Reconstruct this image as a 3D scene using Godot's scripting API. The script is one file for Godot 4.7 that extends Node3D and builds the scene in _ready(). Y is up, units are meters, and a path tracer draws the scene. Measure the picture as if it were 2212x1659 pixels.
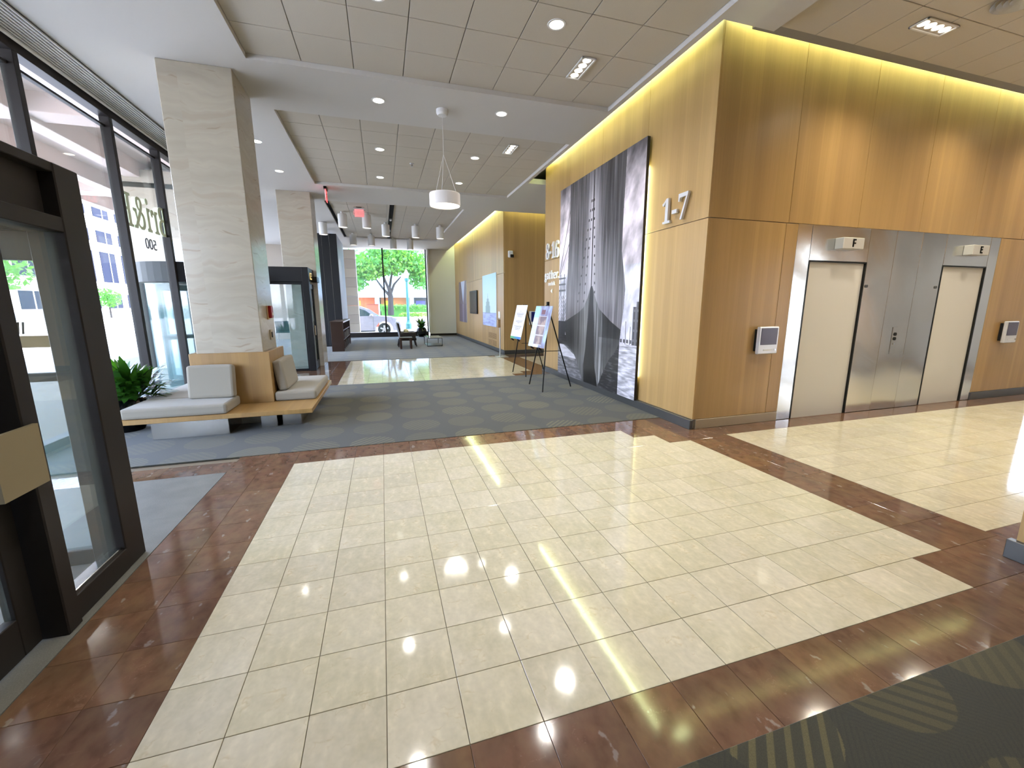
extends Node3D

# ---------------------------------------------------------------- helpers
var used := {}
var rng := RandomNumberGenerator.new()
var M := {}
const CEIL := 4.58
const TILEY := 4.64

func col(r: float, g: float, b: float) -> Color:
	return Color(r / 255.0, g / 255.0, b / 255.0)

func mat(c: Color, rough := 0.6, metal := 0.0, spec := 0.5) -> StandardMaterial3D:
	var m := StandardMaterial3D.new()
	m.albedo_color = c
	m.roughness = rough
	m.metallic = metal
	m.metallic_specular = spec
	return m

func tmat(t: Texture2D, rough := 0.6, scale := 1.0, tint := Color.WHITE, metal := 0.0) -> StandardMaterial3D:
	var m := mat(tint, rough, metal)
	m.albedo_texture = t
	m.uv1_scale = Vector3(scale, scale, scale)
	return m

func glow(c: Color, e: float) -> StandardMaterial3D:
	var m := mat(Color(0.9, 0.9, 0.9), 0.6)
	m.emission_enabled = true
	m.emission = c
	m.emission_energy_multiplier = e
	return m

func glass(c: Color, a := 0.08) -> StandardMaterial3D:
	var m := mat(Color(c.r, c.g, c.b, a), 0.0)
	m.transparency = BaseMaterial3D.TRANSPARENCY_ALPHA
	return m

func noise(sd: int, freq: float, oct := 4, kind := FastNoiseLite.TYPE_SIMPLEX_SMOOTH) -> FastNoiseLite:
	var n := FastNoiseLite.new()
	n.seed = sd
	n.frequency = freq
	n.noise_type = kind
	n.fractal_octaves = oct
	return n

func paint(w: int, h: int, f: Callable) -> ImageTexture:
	var im := Image.create(w, h, false, Image.FORMAT_RGB8)
	for y in h:
		for x in w:
			im.set_pixel(x, y, f.call(x, y))
	return ImageTexture.create_from_image(im)

func begin() -> SurfaceTool:
	var st := SurfaceTool.new()
	st.begin(Mesh.PRIMITIVE_TRIANGLES)
	st.set_smooth_group(-1)
	return st

func tri(st: SurfaceTool, a: Vector3, b: Vector3, c: Vector3, n: Vector3, off: Vector3) -> void:
	# planar uv in metres from the dominant axis of n
	var an := n.abs()
	if (b - a).cross(c - a).dot(n) > 0.0:
		var t := b
		b = c
		c = t
	for p in [a, b, c]:
		var q: Vector3 = p + off
		if an.x >= an.y and an.x >= an.z:
			st.set_uv(Vector2(q.z, -q.y))
		elif an.y >= an.z:
			st.set_uv(Vector2(q.x, q.z))
		else:
			st.set_uv(Vector2(q.x, -q.y))
		st.add_vertex(p)

func quad(st: SurfaceTool, a: Vector3, b: Vector3, c: Vector3, d: Vector3, n: Vector3, off := Vector3.ZERO) -> void:
	tri(st, a, b, c, n, off)
	tri(st, a, c, d, n, off)

# box with chamfered edges; uv in metres, shifted by off
func box(st: SurfaceTool, c: Vector3, s: Vector3, bev := 0.0, off := Vector3.ZERO, xf := Transform3D.IDENTITY) -> void:
	var h := s * 0.5
	var e: float = minf(bev, minf(h.x, minf(h.y, h.z)) * 0.9)
	var ax := [Vector3.RIGHT, Vector3.UP, Vector3.BACK]
	for i in 3:
		for sg in [-1.0, 1.0]:
			var n: Vector3 = ax[i] * sg
			var u: Vector3 = ax[(i + 1) % 3]
			var v: Vector3 = ax[(i + 2) % 3]
			var hn: float = h[i]
			var hu: float = h[(i + 1) % 3] - e
			var hv: float = h[(i + 2) % 3] - e
			var o := c + n * hn
			quad(st, xf * (o - u * hu - v * hv), xf * (o + u * hu - v * hv), xf * (o + u * hu + v * hv), xf * (o - u * hu + v * hv), xf.basis * n, off)
	if e <= 0.0:
		return
	for i in 3:
		var w: Vector3 = ax[i]
		var u: Vector3 = ax[(i + 1) % 3]
		var v: Vector3 = ax[(i + 2) % 3]
		var hw: float = h[i] - e
		var hu: float = h[(i + 1) % 3]
		var hv: float = h[(i + 2) % 3]
		for su in [-1.0, 1.0]:
			for sv in [-1.0, 1.0]:
				var p1: Vector3 = c + u * su * hu + v * sv * (hv - e)
				var p2: Vector3 = c + u * su * (hu - e) + v * sv * hv
				quad(st, xf * (p1 - w * hw), xf * (p1 + w * hw), xf * (p2 + w * hw), xf * (p2 - w * hw), xf.basis * (u * su * 1.01 + v * sv), off)
	for sx in [-1.0, 1.0]:
		for sy in [-1.0, 1.0]:
			for sz in [-1.0, 1.0]:
				var k := Vector3(sx, sy, sz)
				var p := c + h * k
				tri(st, xf * (p - Vector3(0, sy, sz) * e), xf * (p - Vector3(sx, 0, sz) * e), xf * (p - Vector3(sx, sy, 0) * e), xf.basis * k, off)

func bar(st: SurfaceTool, a: Vector3, b: Vector3, r: float, seg := 8, r2 := -1.0) -> void:
	if r2 < 0.0:
		r2 = r
	var d := (b - a).normalized()
	var u := d.cross(Vector3.UP if absf(d.y) < 0.9 else Vector3.RIGHT).normalized()
	var v := d.cross(u)
	for i in seg:
		var t0 := TAU * i / seg
		var t1 := TAU * (i + 1) / seg
		var e0 := u * cos(t0) + v * sin(t0)
		var e1 := u * cos(t1) + v * sin(t1)
		quad(st, a + e0 * r, a + e1 * r, b + e1 * r2, b + e0 * r2, e0 + e1)
		tri(st, a, a + e0 * r, a + e1 * r, -d, Vector3.ZERO)
		tri(st, b, b + e0 * r2, b + e1 * r2, d, Vector3.ZERO)

# square bar between two points
func stick(st: SurfaceTool, a: Vector3, b: Vector3, w: float, t: float) -> void:
	var d := (b - a)
	var y := d.normalized()
	var x := y.cross(Vector3.BACK if absf(y.z) < 0.9 else Vector3.RIGHT).normalized()
	var z := x.cross(y)
	box(st, Vector3.ZERO, Vector3(w, d.length(), t), minf(w, t) * 0.15, Vector3.ZERO, Transform3D(Basis(x, y, z), (a + b) * 0.5))

# lathe round the y axis: profile of (radius, height)
func lathe(st: SurfaceTool, at: Vector3, prof: Array, seg := 24) -> void:
	for i in prof.size() - 1:
		var p: Vector2 = prof[i]
		var q: Vector2 = prof[i + 1]
		var slope := Vector2(q.y - p.y, p.x - q.x)
		for k in seg:
			var t0 := TAU * k / seg
			var t1 := TAU * (k + 1) / seg
			var e0 := Vector3(cos(t0), 0, sin(t0))
			var e1 := Vector3(cos(t1), 0, sin(t1))
			var n := (e0 + e1) * 0.5 * slope.x + Vector3.UP * slope.y
			quad(st, at + e0 * p.x + Vector3.UP * p.y, at + e1 * p.x + Vector3.UP * p.y, at + e1 * q.x + Vector3.UP * q.y, at + e0 * q.x + Vector3.UP * q.y, n)

# extruded polygon in a plane: pts in (u, v), along direction w of given thickness
func prism(st: SurfaceTool, pts: PackedVector2Array, o: Vector3, u: Vector3, v: Vector3, w: Vector3, th: float) -> void:
	var idx := Geometry2D.triangulate_polygon(pts)
	for k in range(0, idx.size(), 3):
		var a := o + u * pts[idx[k]].x + v * pts[idx[k]].y
		var b := o + u * pts[idx[k + 1]].x + v * pts[idx[k + 1]].y
		var c := o + u * pts[idx[k + 2]].x + v * pts[idx[k + 2]].y
		tri(st, a, b, c, -w, Vector3.ZERO)
		tri(st, a + w * th, b + w * th, c + w * th, w, Vector3.ZERO)
	var ctr := Vector2.ZERO
	for p in pts:
		ctr += p / pts.size()
	var cw := Geometry2D.is_polygon_clockwise(pts)
	for k in pts.size():
		var p := pts[k]
		var q := pts[(k + 1) % pts.size()]
		var e := (q - p)
		var n2 := Vector2(e.y, -e.x) * (-1.0 if cw else 1.0)
		var a := o + u * p.x + v * p.y
		var b := o + u * q.x + v * q.y
		quad(st, a, b, b + w * th, a + w * th, u * n2.x + v * n2.y)

func done(st: SurfaceTool, smooth := false) -> ArrayMesh:
	if smooth:
		st.index()
	st.generate_normals()
	return st.commit()

func numbered(n: String) -> String:
	if not used.has(n):
		used[n] = 0
		return n
	used[n] += 1
	return "%s_%03d" % [n, used[n]]

func obj(n: String, mesh: Mesh, m: Material, parent: Node3D = self, at := Vector3.ZERO) -> MeshInstance3D:
	var o := MeshInstance3D.new()
	o.name = numbered(n) if parent == self else n
	o.mesh = mesh
	o.material_override = m
	o.position = at
	parent.add_child(o, true)
	return o

func part(n: String, st: SurfaceTool, m: Material, parent: Node3D = self) -> MeshInstance3D:
	return obj(n, done(st), m, parent)

func bpart(n: String, c: Vector3, s: Vector3, m: Material, parent: Node3D = self, bev := 0.0, off := Vector3.ZERO) -> MeshInstance3D:
	var st := begin()
	box(st, Vector3.ZERO, s, bev, c + off)
	return obj(n, done(st), m, parent, c)

func tag(o: Node3D, label: String, category := "", group := "") -> Node3D:
	o.set_meta("label", label)
	if category:
		o.set_meta("category", category)
	if group:
		o.set_meta("group", group)
	return o

func thing(n: String, label: String, category: String, group := "", at := Vector3.ZERO) -> Node3D:
	var o := Node3D.new()
	o.name = numbered(n)
	o.position = at
	add_child(o, true)
	tag(o, label, category, group)
	return o

func struct(n: String, label: String) -> Node3D:
	var o := Node3D.new()
	o.name = numbered(n)
	add_child(o, true)
	o.set_meta("kind", "structure")
	o.set_meta("label", label)
	return o

func text(n: String, s: String, h: float, depth: float, m: Material, parent: Node3D, xf: Transform3D, font := "Droid Sans", bold := false) -> MeshInstance3D:
	var f := SystemFont.new()
	f.font_names = PackedStringArray([font])
	if bold:
		f.font_weight = 700
	var t := TextMesh.new()
	t.text = s
	t.font = f
	t.font_size = 64
	t.pixel_size = h / 46.0
	t.depth = depth
	t.curve_step = 1.0
	var o := obj(n, t, m, parent)
	o.transform = xf
	return o

func spot(at: Vector3, e: float, c: Color, ang := 60.0, size := 0.06, parent: Node3D = self) -> void:
	var l := SpotLight3D.new()
	l.name = "lamp_light"
	l.light_color = c
	l.light_energy = e
	l.spot_range = 60.0
	l.spot_attenuation = 2.0
	l.spot_angle = ang
	l.spot_angle_attenuation = 1.0
	l.light_size = size
	l.shadow_enabled = true
	parent.add_child(l, true)
	l.position = at
	l.rotation_degrees = Vector3(-90, 0, 0)

# area light at a point, shining along dir
func area(at: Vector3, dir: Vector3, w: float, h: float, e: float, c: Color, long_axis: Vector3, parent: Node3D = self) -> void:
	var l := AreaLight3D.new()
	l.name = "strip_light"
	l.light_color = c
	l.light_energy = e
	l.area_size = Vector2(w, h)
	l.area_range = 60.0
	l.shadow_enabled = true
	parent.add_child(l, true)
	var z := -dir.normalized()
	var x := long_axis.normalized()
	l.transform = Transform3D(Basis(x, z.cross(x), z), at)

# ---------------------------------------------------------------- materials
func make_materials() -> void:
	# cream marble
	var n1 := noise(11, 0.006, 4)
	var n2 := noise(12, 0.03, 4)
	var n3 := noise(13, 0.009, 3)
	var n4 := noise(14, 0.1, 2)
	var cream := func(x: int, y: int) -> Color:
		var wx := x + 25.0 * n2.get_noise_2d(x, y + 900)
		var a := n1.get_noise_2d(wx, y)
		var b := n2.get_noise_2d(x * 1.6, y * 0.8)
		var v := 1.0 - absf(n3.get_noise_2d(wx + 300.0, y * 1.2)) * 26.0
		var k := 0.97 + 0.05 * a + 0.05 * b + 0.025 * n4.get_noise_2d(x, y)
		var c := Color(0.80 * k, 0.77 * k, (0.685 + 0.02 * a) * k)
		if v > 0.0:
			c = c.lerp(Color(0.66, 0.59, 0.47), v * clampf(b + 0.12, 0.0, 1.0) * 0.8)
		if b > 0.3:
			c = c.lerp(Color(0.86, 0.82, 0.73), (b - 0.3) * 1.1)
		return c
	var t_cream := paint(768, 768, cream)
	for k in 4:
		var g: float = [0.97, 0.985, 1.0, 0.99][k]
		var b: float = [1.0, 0.985, 1.0, 0.99][k]
		var m := tmat(t_cream, 0.07, 0.36, Color(minf(g, 1.0), minf(g * 0.995, 1.0), minf(g * b, 1.0)))
		M["cream%d" % k] = m
	# red-brown marble
	var r1 := noise(21, 0.008, 4)
	var r2 := noise(22, 0.03, 4)
	var r3 := noise(23, 0.012, 3)
	var r4 := noise(24, 0.02, 2, FastNoiseLite.TYPE_CELLULAR)
	var red := func(x: int, y: int) -> Color:
		var wx := x + 18.0 * r2.get_noise_2d(x, y)
		var a := r1.get_noise_2d(wx, y)
		var b := r2.get_noise_2d(x, y * 0.7)
		var c := Color(0.445, 0.36, 0.29).lerp(Color(0.485, 0.37, 0.30), clampf(a * 1.2 + 0.5, 0, 1))
		c = c.lerp(Color(0.39, 0.30, 0.235), clampf(-b * 1.2, 0, 0.7))
		c = c.lerp(Color(0.52, 0.43, 0.33), clampf(b * 1.2 - 0.1, 0, 0.45))
		var v := 1.0 - absf(r3.get_noise_2d(wx * 1.3, y)) * 60.0
		if v > 0.0:
			c = c.lerp(Color(0.60, 0.50, 0.43), v * clampf(a * 2.0, 0.0, 0.5))
		var w := r3.get_noise_2d(x * 2.6 + 777, y * 1.1) + 0.35 * r2.get_noise_2d(x * 2.0, y * 2.0)
		if w > 0.56:
			c = c.lerp(Color(0.60, 0.57, 0.54), clampf((w - 0.56) * 8.0, 0, 0.8))
		return c
	var t_red := paint(768, 768, red)
	for k in 3:
		var g: float = [0.88, 0.95, 0.915][k]
		M["red%d" % k] = tmat(t_red, 0.09, 0.4, Color(g, g * 0.97, g * [1.0, 0.94, 0.98][k]))
	# travertine
	var v1 := noise(31, 0.006, 4)
	var v2 := noise(32, 0.02, 4)
	var trav := func(x: int, y: int) -> Color:
		var wy := y + 40.0 * v1.get_noise_2d(x * 0.8, y * 0.6)
		var a := v1.get_noise_2d(x * 0.25 + 50.0, wy * 2.6)
		var b := v2.get_noise_2d(x * 0.3, wy * 2.2)
		var k := 0.98 + 0.05 * a + 0.035 * b
		var c := Color(0.69 * k, 0.655 * k, 0.585 * k)
		if a > 0.22:
			c = c.lerp(Color(0.64, 0.595, 0.525), clampf((a - 0.16) * 2.4, 0, 0.65))
		if b > 0.42:
			c = c.lerp(Color(0.50, 0.43, 0.36), clampf((b - 0.46) * 3.0, 0, 0.4))
		return c
	M.trav = tmat(paint(384, 1024, trav), 0.22, 1.0)
	M.trav.uv1_scale = Vector3(0.45, 0.21, 0.45)
	# wood veneer: upright strips with fine grain
	var w1 := noise(41, 0.02, 3)
	var w2 := noise(42, 0.25, 2)
	var strips := []
	rng.seed = 5
	var acc := 0
	while acc < 1024:
		var wd := rng.randi_range(14, 84)
		strips.append([acc, acc + wd, rng.randf_range(-1, 0.7) if wd > 36 else rng.randf_range(0.2, 1.5), rng.randf_range(0, 900)])
		acc += wd
	var lut := PackedFloat32Array()
	var lut2 := PackedFloat32Array()
	lut.resize(1024)
	lut2.resize(1024)
	for s in strips:
		for x in range(s[0], mini(s[1], 1024)):
			lut[x] = s[2]
			lut2[x] = s[3]
	var wood := func(x: int, y: int) -> Color:
		var o: float = lut2[x]
		var a := w1.get_noise_2d(x * 1.1 + o, y * 0.05 + o)
		var b := w2.get_noise_2d(x * 1.5 + o, y * 0.035 + o)
		var k: float = 1.0 + 0.04 * lut[x] + 0.035 * a + 0.045 * b
		return Color(0.675 * k, (0.545 + 0.004 * lut[x]) * k, (0.352 + 0.01 * a) * k)
	var t_wood := paint(1024, 512, wood)
	for k in 3:
		var g: float = [0.97, 1.0, 0.94][k]
		var m := tmat(t_wood, 0.33, 1.0, Color(g, g, g))
		m.uv1_scale = Vector3(0.33, 0.2, 0.33)
		M["wood%d" % k] = m
	M.oak = tmat(t_wood, 0.35, 1.0, Color(0.9, 0.88, 0.84))
	M.oak.uv1_scale = Vector3(0.5, 0.25, 0.5)
	# carpet: 2 x 2 dots, 0.64 m apart
	var c1 := noise(51, 0.25, 2)
	var c2 := noise(52, 0.9, 1)
	var ca := func(x: int, y: int) -> Color:
		var fx := x / 1024.0 * 4.0
		var fy := y / 1024.0 * 4.0
		var ix := int(fx)
		var iy := int(fy)
		var d := Vector2(fx - ix - 0.5, fy - iy - 0.5)
		var r := d.length()
		var s := 1.0 if (ix + iy) % 2 == 0 else -1.0
		var st := sin((d.x + s * d.y) * 0.7071 * 0.64 / 0.062 * TAU)
		var kk := (ix * 7 + iy * 5 + ix * iy) % 4
		var c := Color(0.250, 0.252, 0.236)
		var fine := sin((fx + s * fy) * 0.7071 * 0.64 / 0.02 * TAU)
		c = c.lerp(Color(0.215, 0.22, 0.215), clampf(fine, 0, 1) * 0.7)
		if r < 0.41 + 0.006 * c1.get_noise_2d(x * 3.0, y * 3.0):
			if kk == 0:
				c = Color(0.42, 0.405, 0.32) if st > 0.35 else Color(0.27, 0.27, 0.245)
			elif kk == 1:
				c = Color(0.355, 0.345, 0.275) if st > -0.35 else Color(0.27, 0.262, 0.23)
			elif kk == 2:
				c = Color(0.375, 0.362, 0.285) if st > -0.2 else Color(0.33, 0.32, 0.26)
			else:
				c = Color(0.335, 0.325, 0.265) if st > 0.0 else Color(0.29, 0.285, 0.245)
		var k := 1.0 + 0.16 * c1.get_noise_2d(x * 2.0, y * 2.0) + 0.10 * c2.get_noise_2d(x, y)
		return Color(c.r * k * 0.80, c.g * k * 0.77, c.b * k * 0.64)
	M.carpet = tmat(paint(1024, 1024, ca), 0.95, 1.0 / 2.56)
	M.carpet.rim_enabled = true
	M.carpet.rim = 0.3
	# grey granite mat
	var g1 := noise(61, 0.5, 3)
	var g2 := noise(62, 0.01, 3)
	M.granite = tmat(paint(384, 384, func(x: int, y: int) -> Color:
		var k: float = 0.45 + 0.07 * g1.get_noise_2d(x, y) + 0.04 * g2.get_noise_2d(x, y)
		return Color(k, k * 0.985, k * 0.93)), 0.55, 0.8)
	# fabric
	M.fabric = tmat(paint(256, 256, func(x: int, y: int) -> Color:
		var k: float = 0.56 + 0.03 * sin(x * TAU / 4.0) * sin(y * TAU / 4.0) + 0.03 * g1.get_noise_2d(x * 2.0, y)
		return Color(k, k * 0.955, k * 0.86)), 0.9, 4.0)
	M.fabric.rim_enabled = true
	M.fabric.rim = 0.4
	# ceiling tile
	M.ctile = tmat(paint(256, 256, func(x: int, y: int) -> Color:
		var k: float = 0.76 + 0.03 * g1.get_noise_2d(x, y)
		return Color(k, k * 0.965, k * 0.89)), 0.9, 1.2)
	M.gypsum = mat(Color(0.78, 0.77, 0.745), 0.8)
	M.white = mat(Color(0.86, 0.86, 0.85), 0.6)
	M.grid = mat(Color(0.55, 0.54, 0.52), 0.7)
	# brushed steel with slightly bowed sheets
	var im := Image.create(256, 256, false, Image.FORMAT_RGB8)
	for y in 256:
		for x in 256:
			var k: float = 0.5 + 0.2 * sin(TAU * (x / 256.0 + 0.6 * sin(TAU * y / 256.0))) + 0.15 * sin(TAU * (2.0 * y / 256.0 + 0.3 * sin(TAU * x / 256.0))) + 0.08 * sin(TAU * (3.0 * x - 2.0 * y) / 256.0)
			im.set_pixel(x, y, Color(k, k, k))
	im.bump_map_to_normal_map(1.6)
	M.steel = mat(Color(0.82, 0.81, 0.79), 0.2, 1.0)
	M.steel.normal_enabled = true
	M.steel.normal_texture = ImageTexture.create_from_image(im)
	M.steel.normal_scale = 0.9
	M.steel.uv1_scale = Vector3(0.4, 0.4, 0.4)
	M.base = mat(Color(0.36, 0.36, 0.355), 0.35, 0.6)
	M.stonebase = mat(Color(0.62, 0.56, 0.47), 0.3)
	M.bronze = mat(Color(0.145, 0.13, 0.122), 0.45, 0.0, 0.35)
	M.black = mat(Color(0.075, 0.075, 0.08), 0.4, 0.0, 0.35)
	M.matblack = mat(Color(0.05, 0.05, 0.052), 0.85, 0.0, 0.2)
	M.pane = glass(Color(0.8, 0.9, 0.9), 0.06)
	M.aqua = glass(Color(0.55, 0.8, 0.82), 0.14)
	M.chrome = mat(Color(0.82, 0.82, 0.83), 0.12, 1.0)
	M.alum = mat(Color(0.72, 0.72, 0.72), 0.35, 0.7)
	M.silver = mat(Color(0.83, 0.83, 0.84), 0.3, 0.35)
	M.grout = mat(Color(0.46, 0.41, 0.33), 0.8)

# ---------------------------------------------------------------- camera, sky, light
func make_view() -> void:
	var cam := Camera3D.new()
	cam.name = "camera"
	add_child(cam)
	cam.position = Vector3(0, 1.66, 0)
	cam.rotation = Vector3(-0.1872, -0.2980, -0.0026)
	cam.fov = rad_to_deg(2.0 * atan(829.5 / 899.57))
	cam.near = 0.05
	cam.far = 400.0
	cam.current = true
	var env := Environment.new()
	env.background_mode = Environment.BG_SKY
	var sky := Sky.new()
	var pm := ProceduralSkyMaterial.new()
	pm.sky_top_color = Color(0.66, 0.77, 0.95)
	pm.sky_horizon_color = Color(0.93, 0.96, 1.0)
	pm.ground_horizon_color = Color(0.75, 0.75, 0.72)
	pm.ground_bottom_color = Color(0.5, 0.5, 0.48)
	pm.sky_energy_multiplier = 3.6
	pm.ground_energy_multiplier = 1.5
	pm.sun_angle_max = 8.0
	sky.sky_material = pm
	env.sky = sky
	env.ambient_light_source = Environment.AMBIENT_SOURCE_DISABLED
	env.tonemap_mode = Environment.TONE_MAPPER_LINEAR
	env.tonemap_exposure = 1.12
	env.sdfgi_enabled = true
	env.ssao_enabled = true
	env.ssil_enabled = true
	var we := WorldEnvironment.new()
	we.name = "environment"
	we.environment = env
	add_child(we)
	var sun := DirectionalLight3D.new()
	sun.name = "sun"
	sun.light_color = Color(1.0, 0.96, 0.9)
	sun.light_energy = 8.0
	sun.light_angular_distance = 0.6
	sun.shadow_enabled = true
	add_child(sun)
	sun.look_at_from_position(Vector3(16, 30, -4), Vector3.ZERO)

# ---------------------------------------------------------------- floor
func tile_meshes(w: float, d: float, n: int, sd: int, gap := 0.003) -> Array:
	rng.seed = sd
	var out := []
	for k in n:
		var st := begin()
		box(st, Vector3(0, -0.008, 0), Vector3(w - gap, 0.016, d - gap), 0.0012, Vector3(rng.randf_range(0.3, 2.3), 0, rng.randf_range(0.3, 2.3)))
		out.append(done(st))
	return out

func make_floor() -> void:
	var TX := 0.305
	var TZ := 0.31
	var x0 := -0.991
	var z0 := -1.306
	var bed := struct("floor", "polished lobby floor of cream marble tiles framed by red-brown marble")
	bpart("mortar_bed", Vector3(4.0, -0.07, -10.0), Vector3(24.0, 0.112, 32.0), M.grout, bed)
	var cm := tile_meshes(TX, TZ, 14, 3)
	var rm := tile_meshes(TX, TZ, 14, 4, 0.0015)
	var fm := tile_meshes(TX, 0.394, 8, 6, 0.0015)
	rng.seed = 77
	# the cream field, stepped at its right corners, with the red border round it
	for j in range(-1, 12):
		for i in range(-2, 17):
			var z := z0 - (j + 0.5) * TZ
			var x := x0 + (i + 0.5) * TX
			if x > 3.87 and j >= 11:
				continue
			if j == -1 and x > 3.85:
				continue
			if x > 3.85 and z > -1.42:
				continue
			var iscream := i >= 0 and i < 15 and j >= 0 and j < 11
			if i == 14 and (j < 1 or j > 9):
				iscream = false
			if i == 13 and j > 8 + 1:
				iscream = false
			if i == 13 and j == 10:
				iscream = false
			if i == 14 and j >= 9:
				iscream = false
			if j == 11:
				obj("red_tile", fm[rng.randi() % fm.size()], M["red%d" % (rng.randi() % 3)], bed, Vector3(x, 0, z0 - 11 * TZ - 0.197))
				continue
			if iscream:
				obj("cream_tile", cm[rng.randi() % cm.size()], M["cream%d" % (rng.randi() % 4)], bed, Vector3(x, 0, z))
			else:
				obj("red_tile", rm[rng.randi() % rm.size()], M["red%d" % (rng.randi() % 3)], bed, Vector3(x, 0, z))
	# left of the border: grey granite before and inside the vestibule
	bpart("granite_slab", Vector3(-2.70, -0.008, -2.02), Vector3(2.19, 0.016, 5.28), M.granite, bed)
	for i in 8:
		obj("red_tile", rm[rng.randi() % rm.size()], M["red%d" % (rng.randi() % 3)], bed, Vector3(-1.75 - i * TX, 0, -4.82))
	# elevator hall
	var hall := struct("floor", "elevator hall floor of polished cream marble with brown marble edges")
	for i in range(0, 34):
		for j in range(0, 10):
			var x := 4.196 + (i + 0.5) * TX
			var z := -4.468 + (j + 0.5) * TZ
			if j == 0 or j == 9 or i > 25:
				if z < -1.38:
					obj("brown_tile", rm[rng.randi() % rm.size()], M["red%d" % (rng.randi() % 3)], hall, Vector3(x, 0, z))
			else:
				obj("cream_tile", cm[rng.randi() % cm.size()], M["cream%d" % (rng.randi() % 4)], hall, Vector3(x, 0, z))
	for dx in [6.235, 9.01]:
		bpart("threshold", Vector3(dx, -0.008, -4.66), Vector3(1.2, 0.016, 0.36), M.red0, hall)
	# far cream field
	var far := struct("floor", "second cream marble field between the two carpets, with stepped corner")
	for i in range(-2, 17):
		for j in range(0, 13):
			var x := x0 + (i + 0.5) * TX
			var z := -9.36 - (j + 0.5) * 0.316
			var c := i >= 0 and i < 15 and j < 13
			if i == 14 and (j < 2 or j > 11):
				c = false
			if i == 13 and j < 1:
				c = false
			obj("cream_tile" if c else "red_tile", (cm if c else rm)[rng.randi() % 14], M["cream%d" % (rng.randi() % 4)] if c else M["red%d" % (rng.randi() % 3)], far, Vector3(x, 0, z))
	for i in range(0, 17):
		for j in range(0, 13):
			var x := 4.196 + (i + 0.5) * TX
			var z := -9.36 - (j + 0.5) * 0.316
			if z < -9.9:
				var c := j > 2 and j < 11
				obj("cream_tile" if c else "red_tile", (cm if c else rm)[rng.randi() % 14], M["cream%d" % (rng.randi() % 4)] if c else M["red%d" % (rng.randi() % 3)], far, Vector3(x, 0, z))
	for i in 6:
		for j in 13:
			obj("red_tile", rm[rng.randi() % 14], M["red%d" % (rng.randi() % 3)], far, Vector3(-1.75 - i * TX, 0, -9.36 - (j + 0.5) * 0.316))
	# carpets
	var c1 := bpart("carpet", Vector3(0.12, -0.001, -7.235), Vector3(7.6, 0.014, 4.25), M.carpet, self, 0.003, Vector3(0.52, 0, 0.36))
	c1.set_meta("kind", "structure")
	c1.set_meta("label", "dark grey carpet with olive dots before the ship mural")
	var c2 := bpart("carpet", Vector3(0.12, -0.001, 1.75), Vector3(7.6, 0.014, 5.5), M.carpet, self, 0.003, Vector3(0.2, 0, 0.1))
	c2.set_meta("kind", "structure")
	c2.set_meta("label", "dark striped dot carpet in the corner by the wood post")
	var c3 := bpart("carpet", Vector3(-1.1, -0.001, -18.5), Vector3(10.0, 0.014, 10.06), M.carpet, self, 0.003)
	c3.set_meta("kind", "structure")
	c3.set_meta("label", "grey carpet of the far seating area by the street window")

# ---------------------------------------------------------------- ceiling
func tray(parent: Node3D, x0: float, x1: float, z0: float, z1: float, nx: int, ch: float) -> void:
	# z0 is the near edge (larger), z1 the far edge
	var w := (x1 - x0) / nx
	var nz := int(round((z0 - z1) / w))
	var d := (z0 - z1) / nz
	bpart("ceiling_grid", Vector3((x0 + x1) / 2, TILEY + 0.045, (z0 + z1) / 2), Vector3(x1 - x0 + 0.3, 0.05, z0 - z1 + 0.3), M.grid, parent)
	var st := begin()
	box(st, Vector3.ZERO, Vector3(w - 0.009, 0.024, d - 0.009), 0.003)
	var mesh := done(st)
	for i in nx:
		for j in nz:
			obj("ceiling_tile", mesh, M.ctile, parent, Vector3(x0 + (i + 0.5) * w, TILEY + 0.010, z0 - (j + 0.5) * d))

func slab(parent: Node3D, x0: float, x1: float, z0: float, z1: float, y := CEIL, th := 0.12) -> void:
	bpart("soffit", Vector3((x0 + x1) / 2, y + th / 2, (z0 + z1) / 2), Vector3(x1 - x0, th, z0 - z1), M.gypsum, parent)

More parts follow.
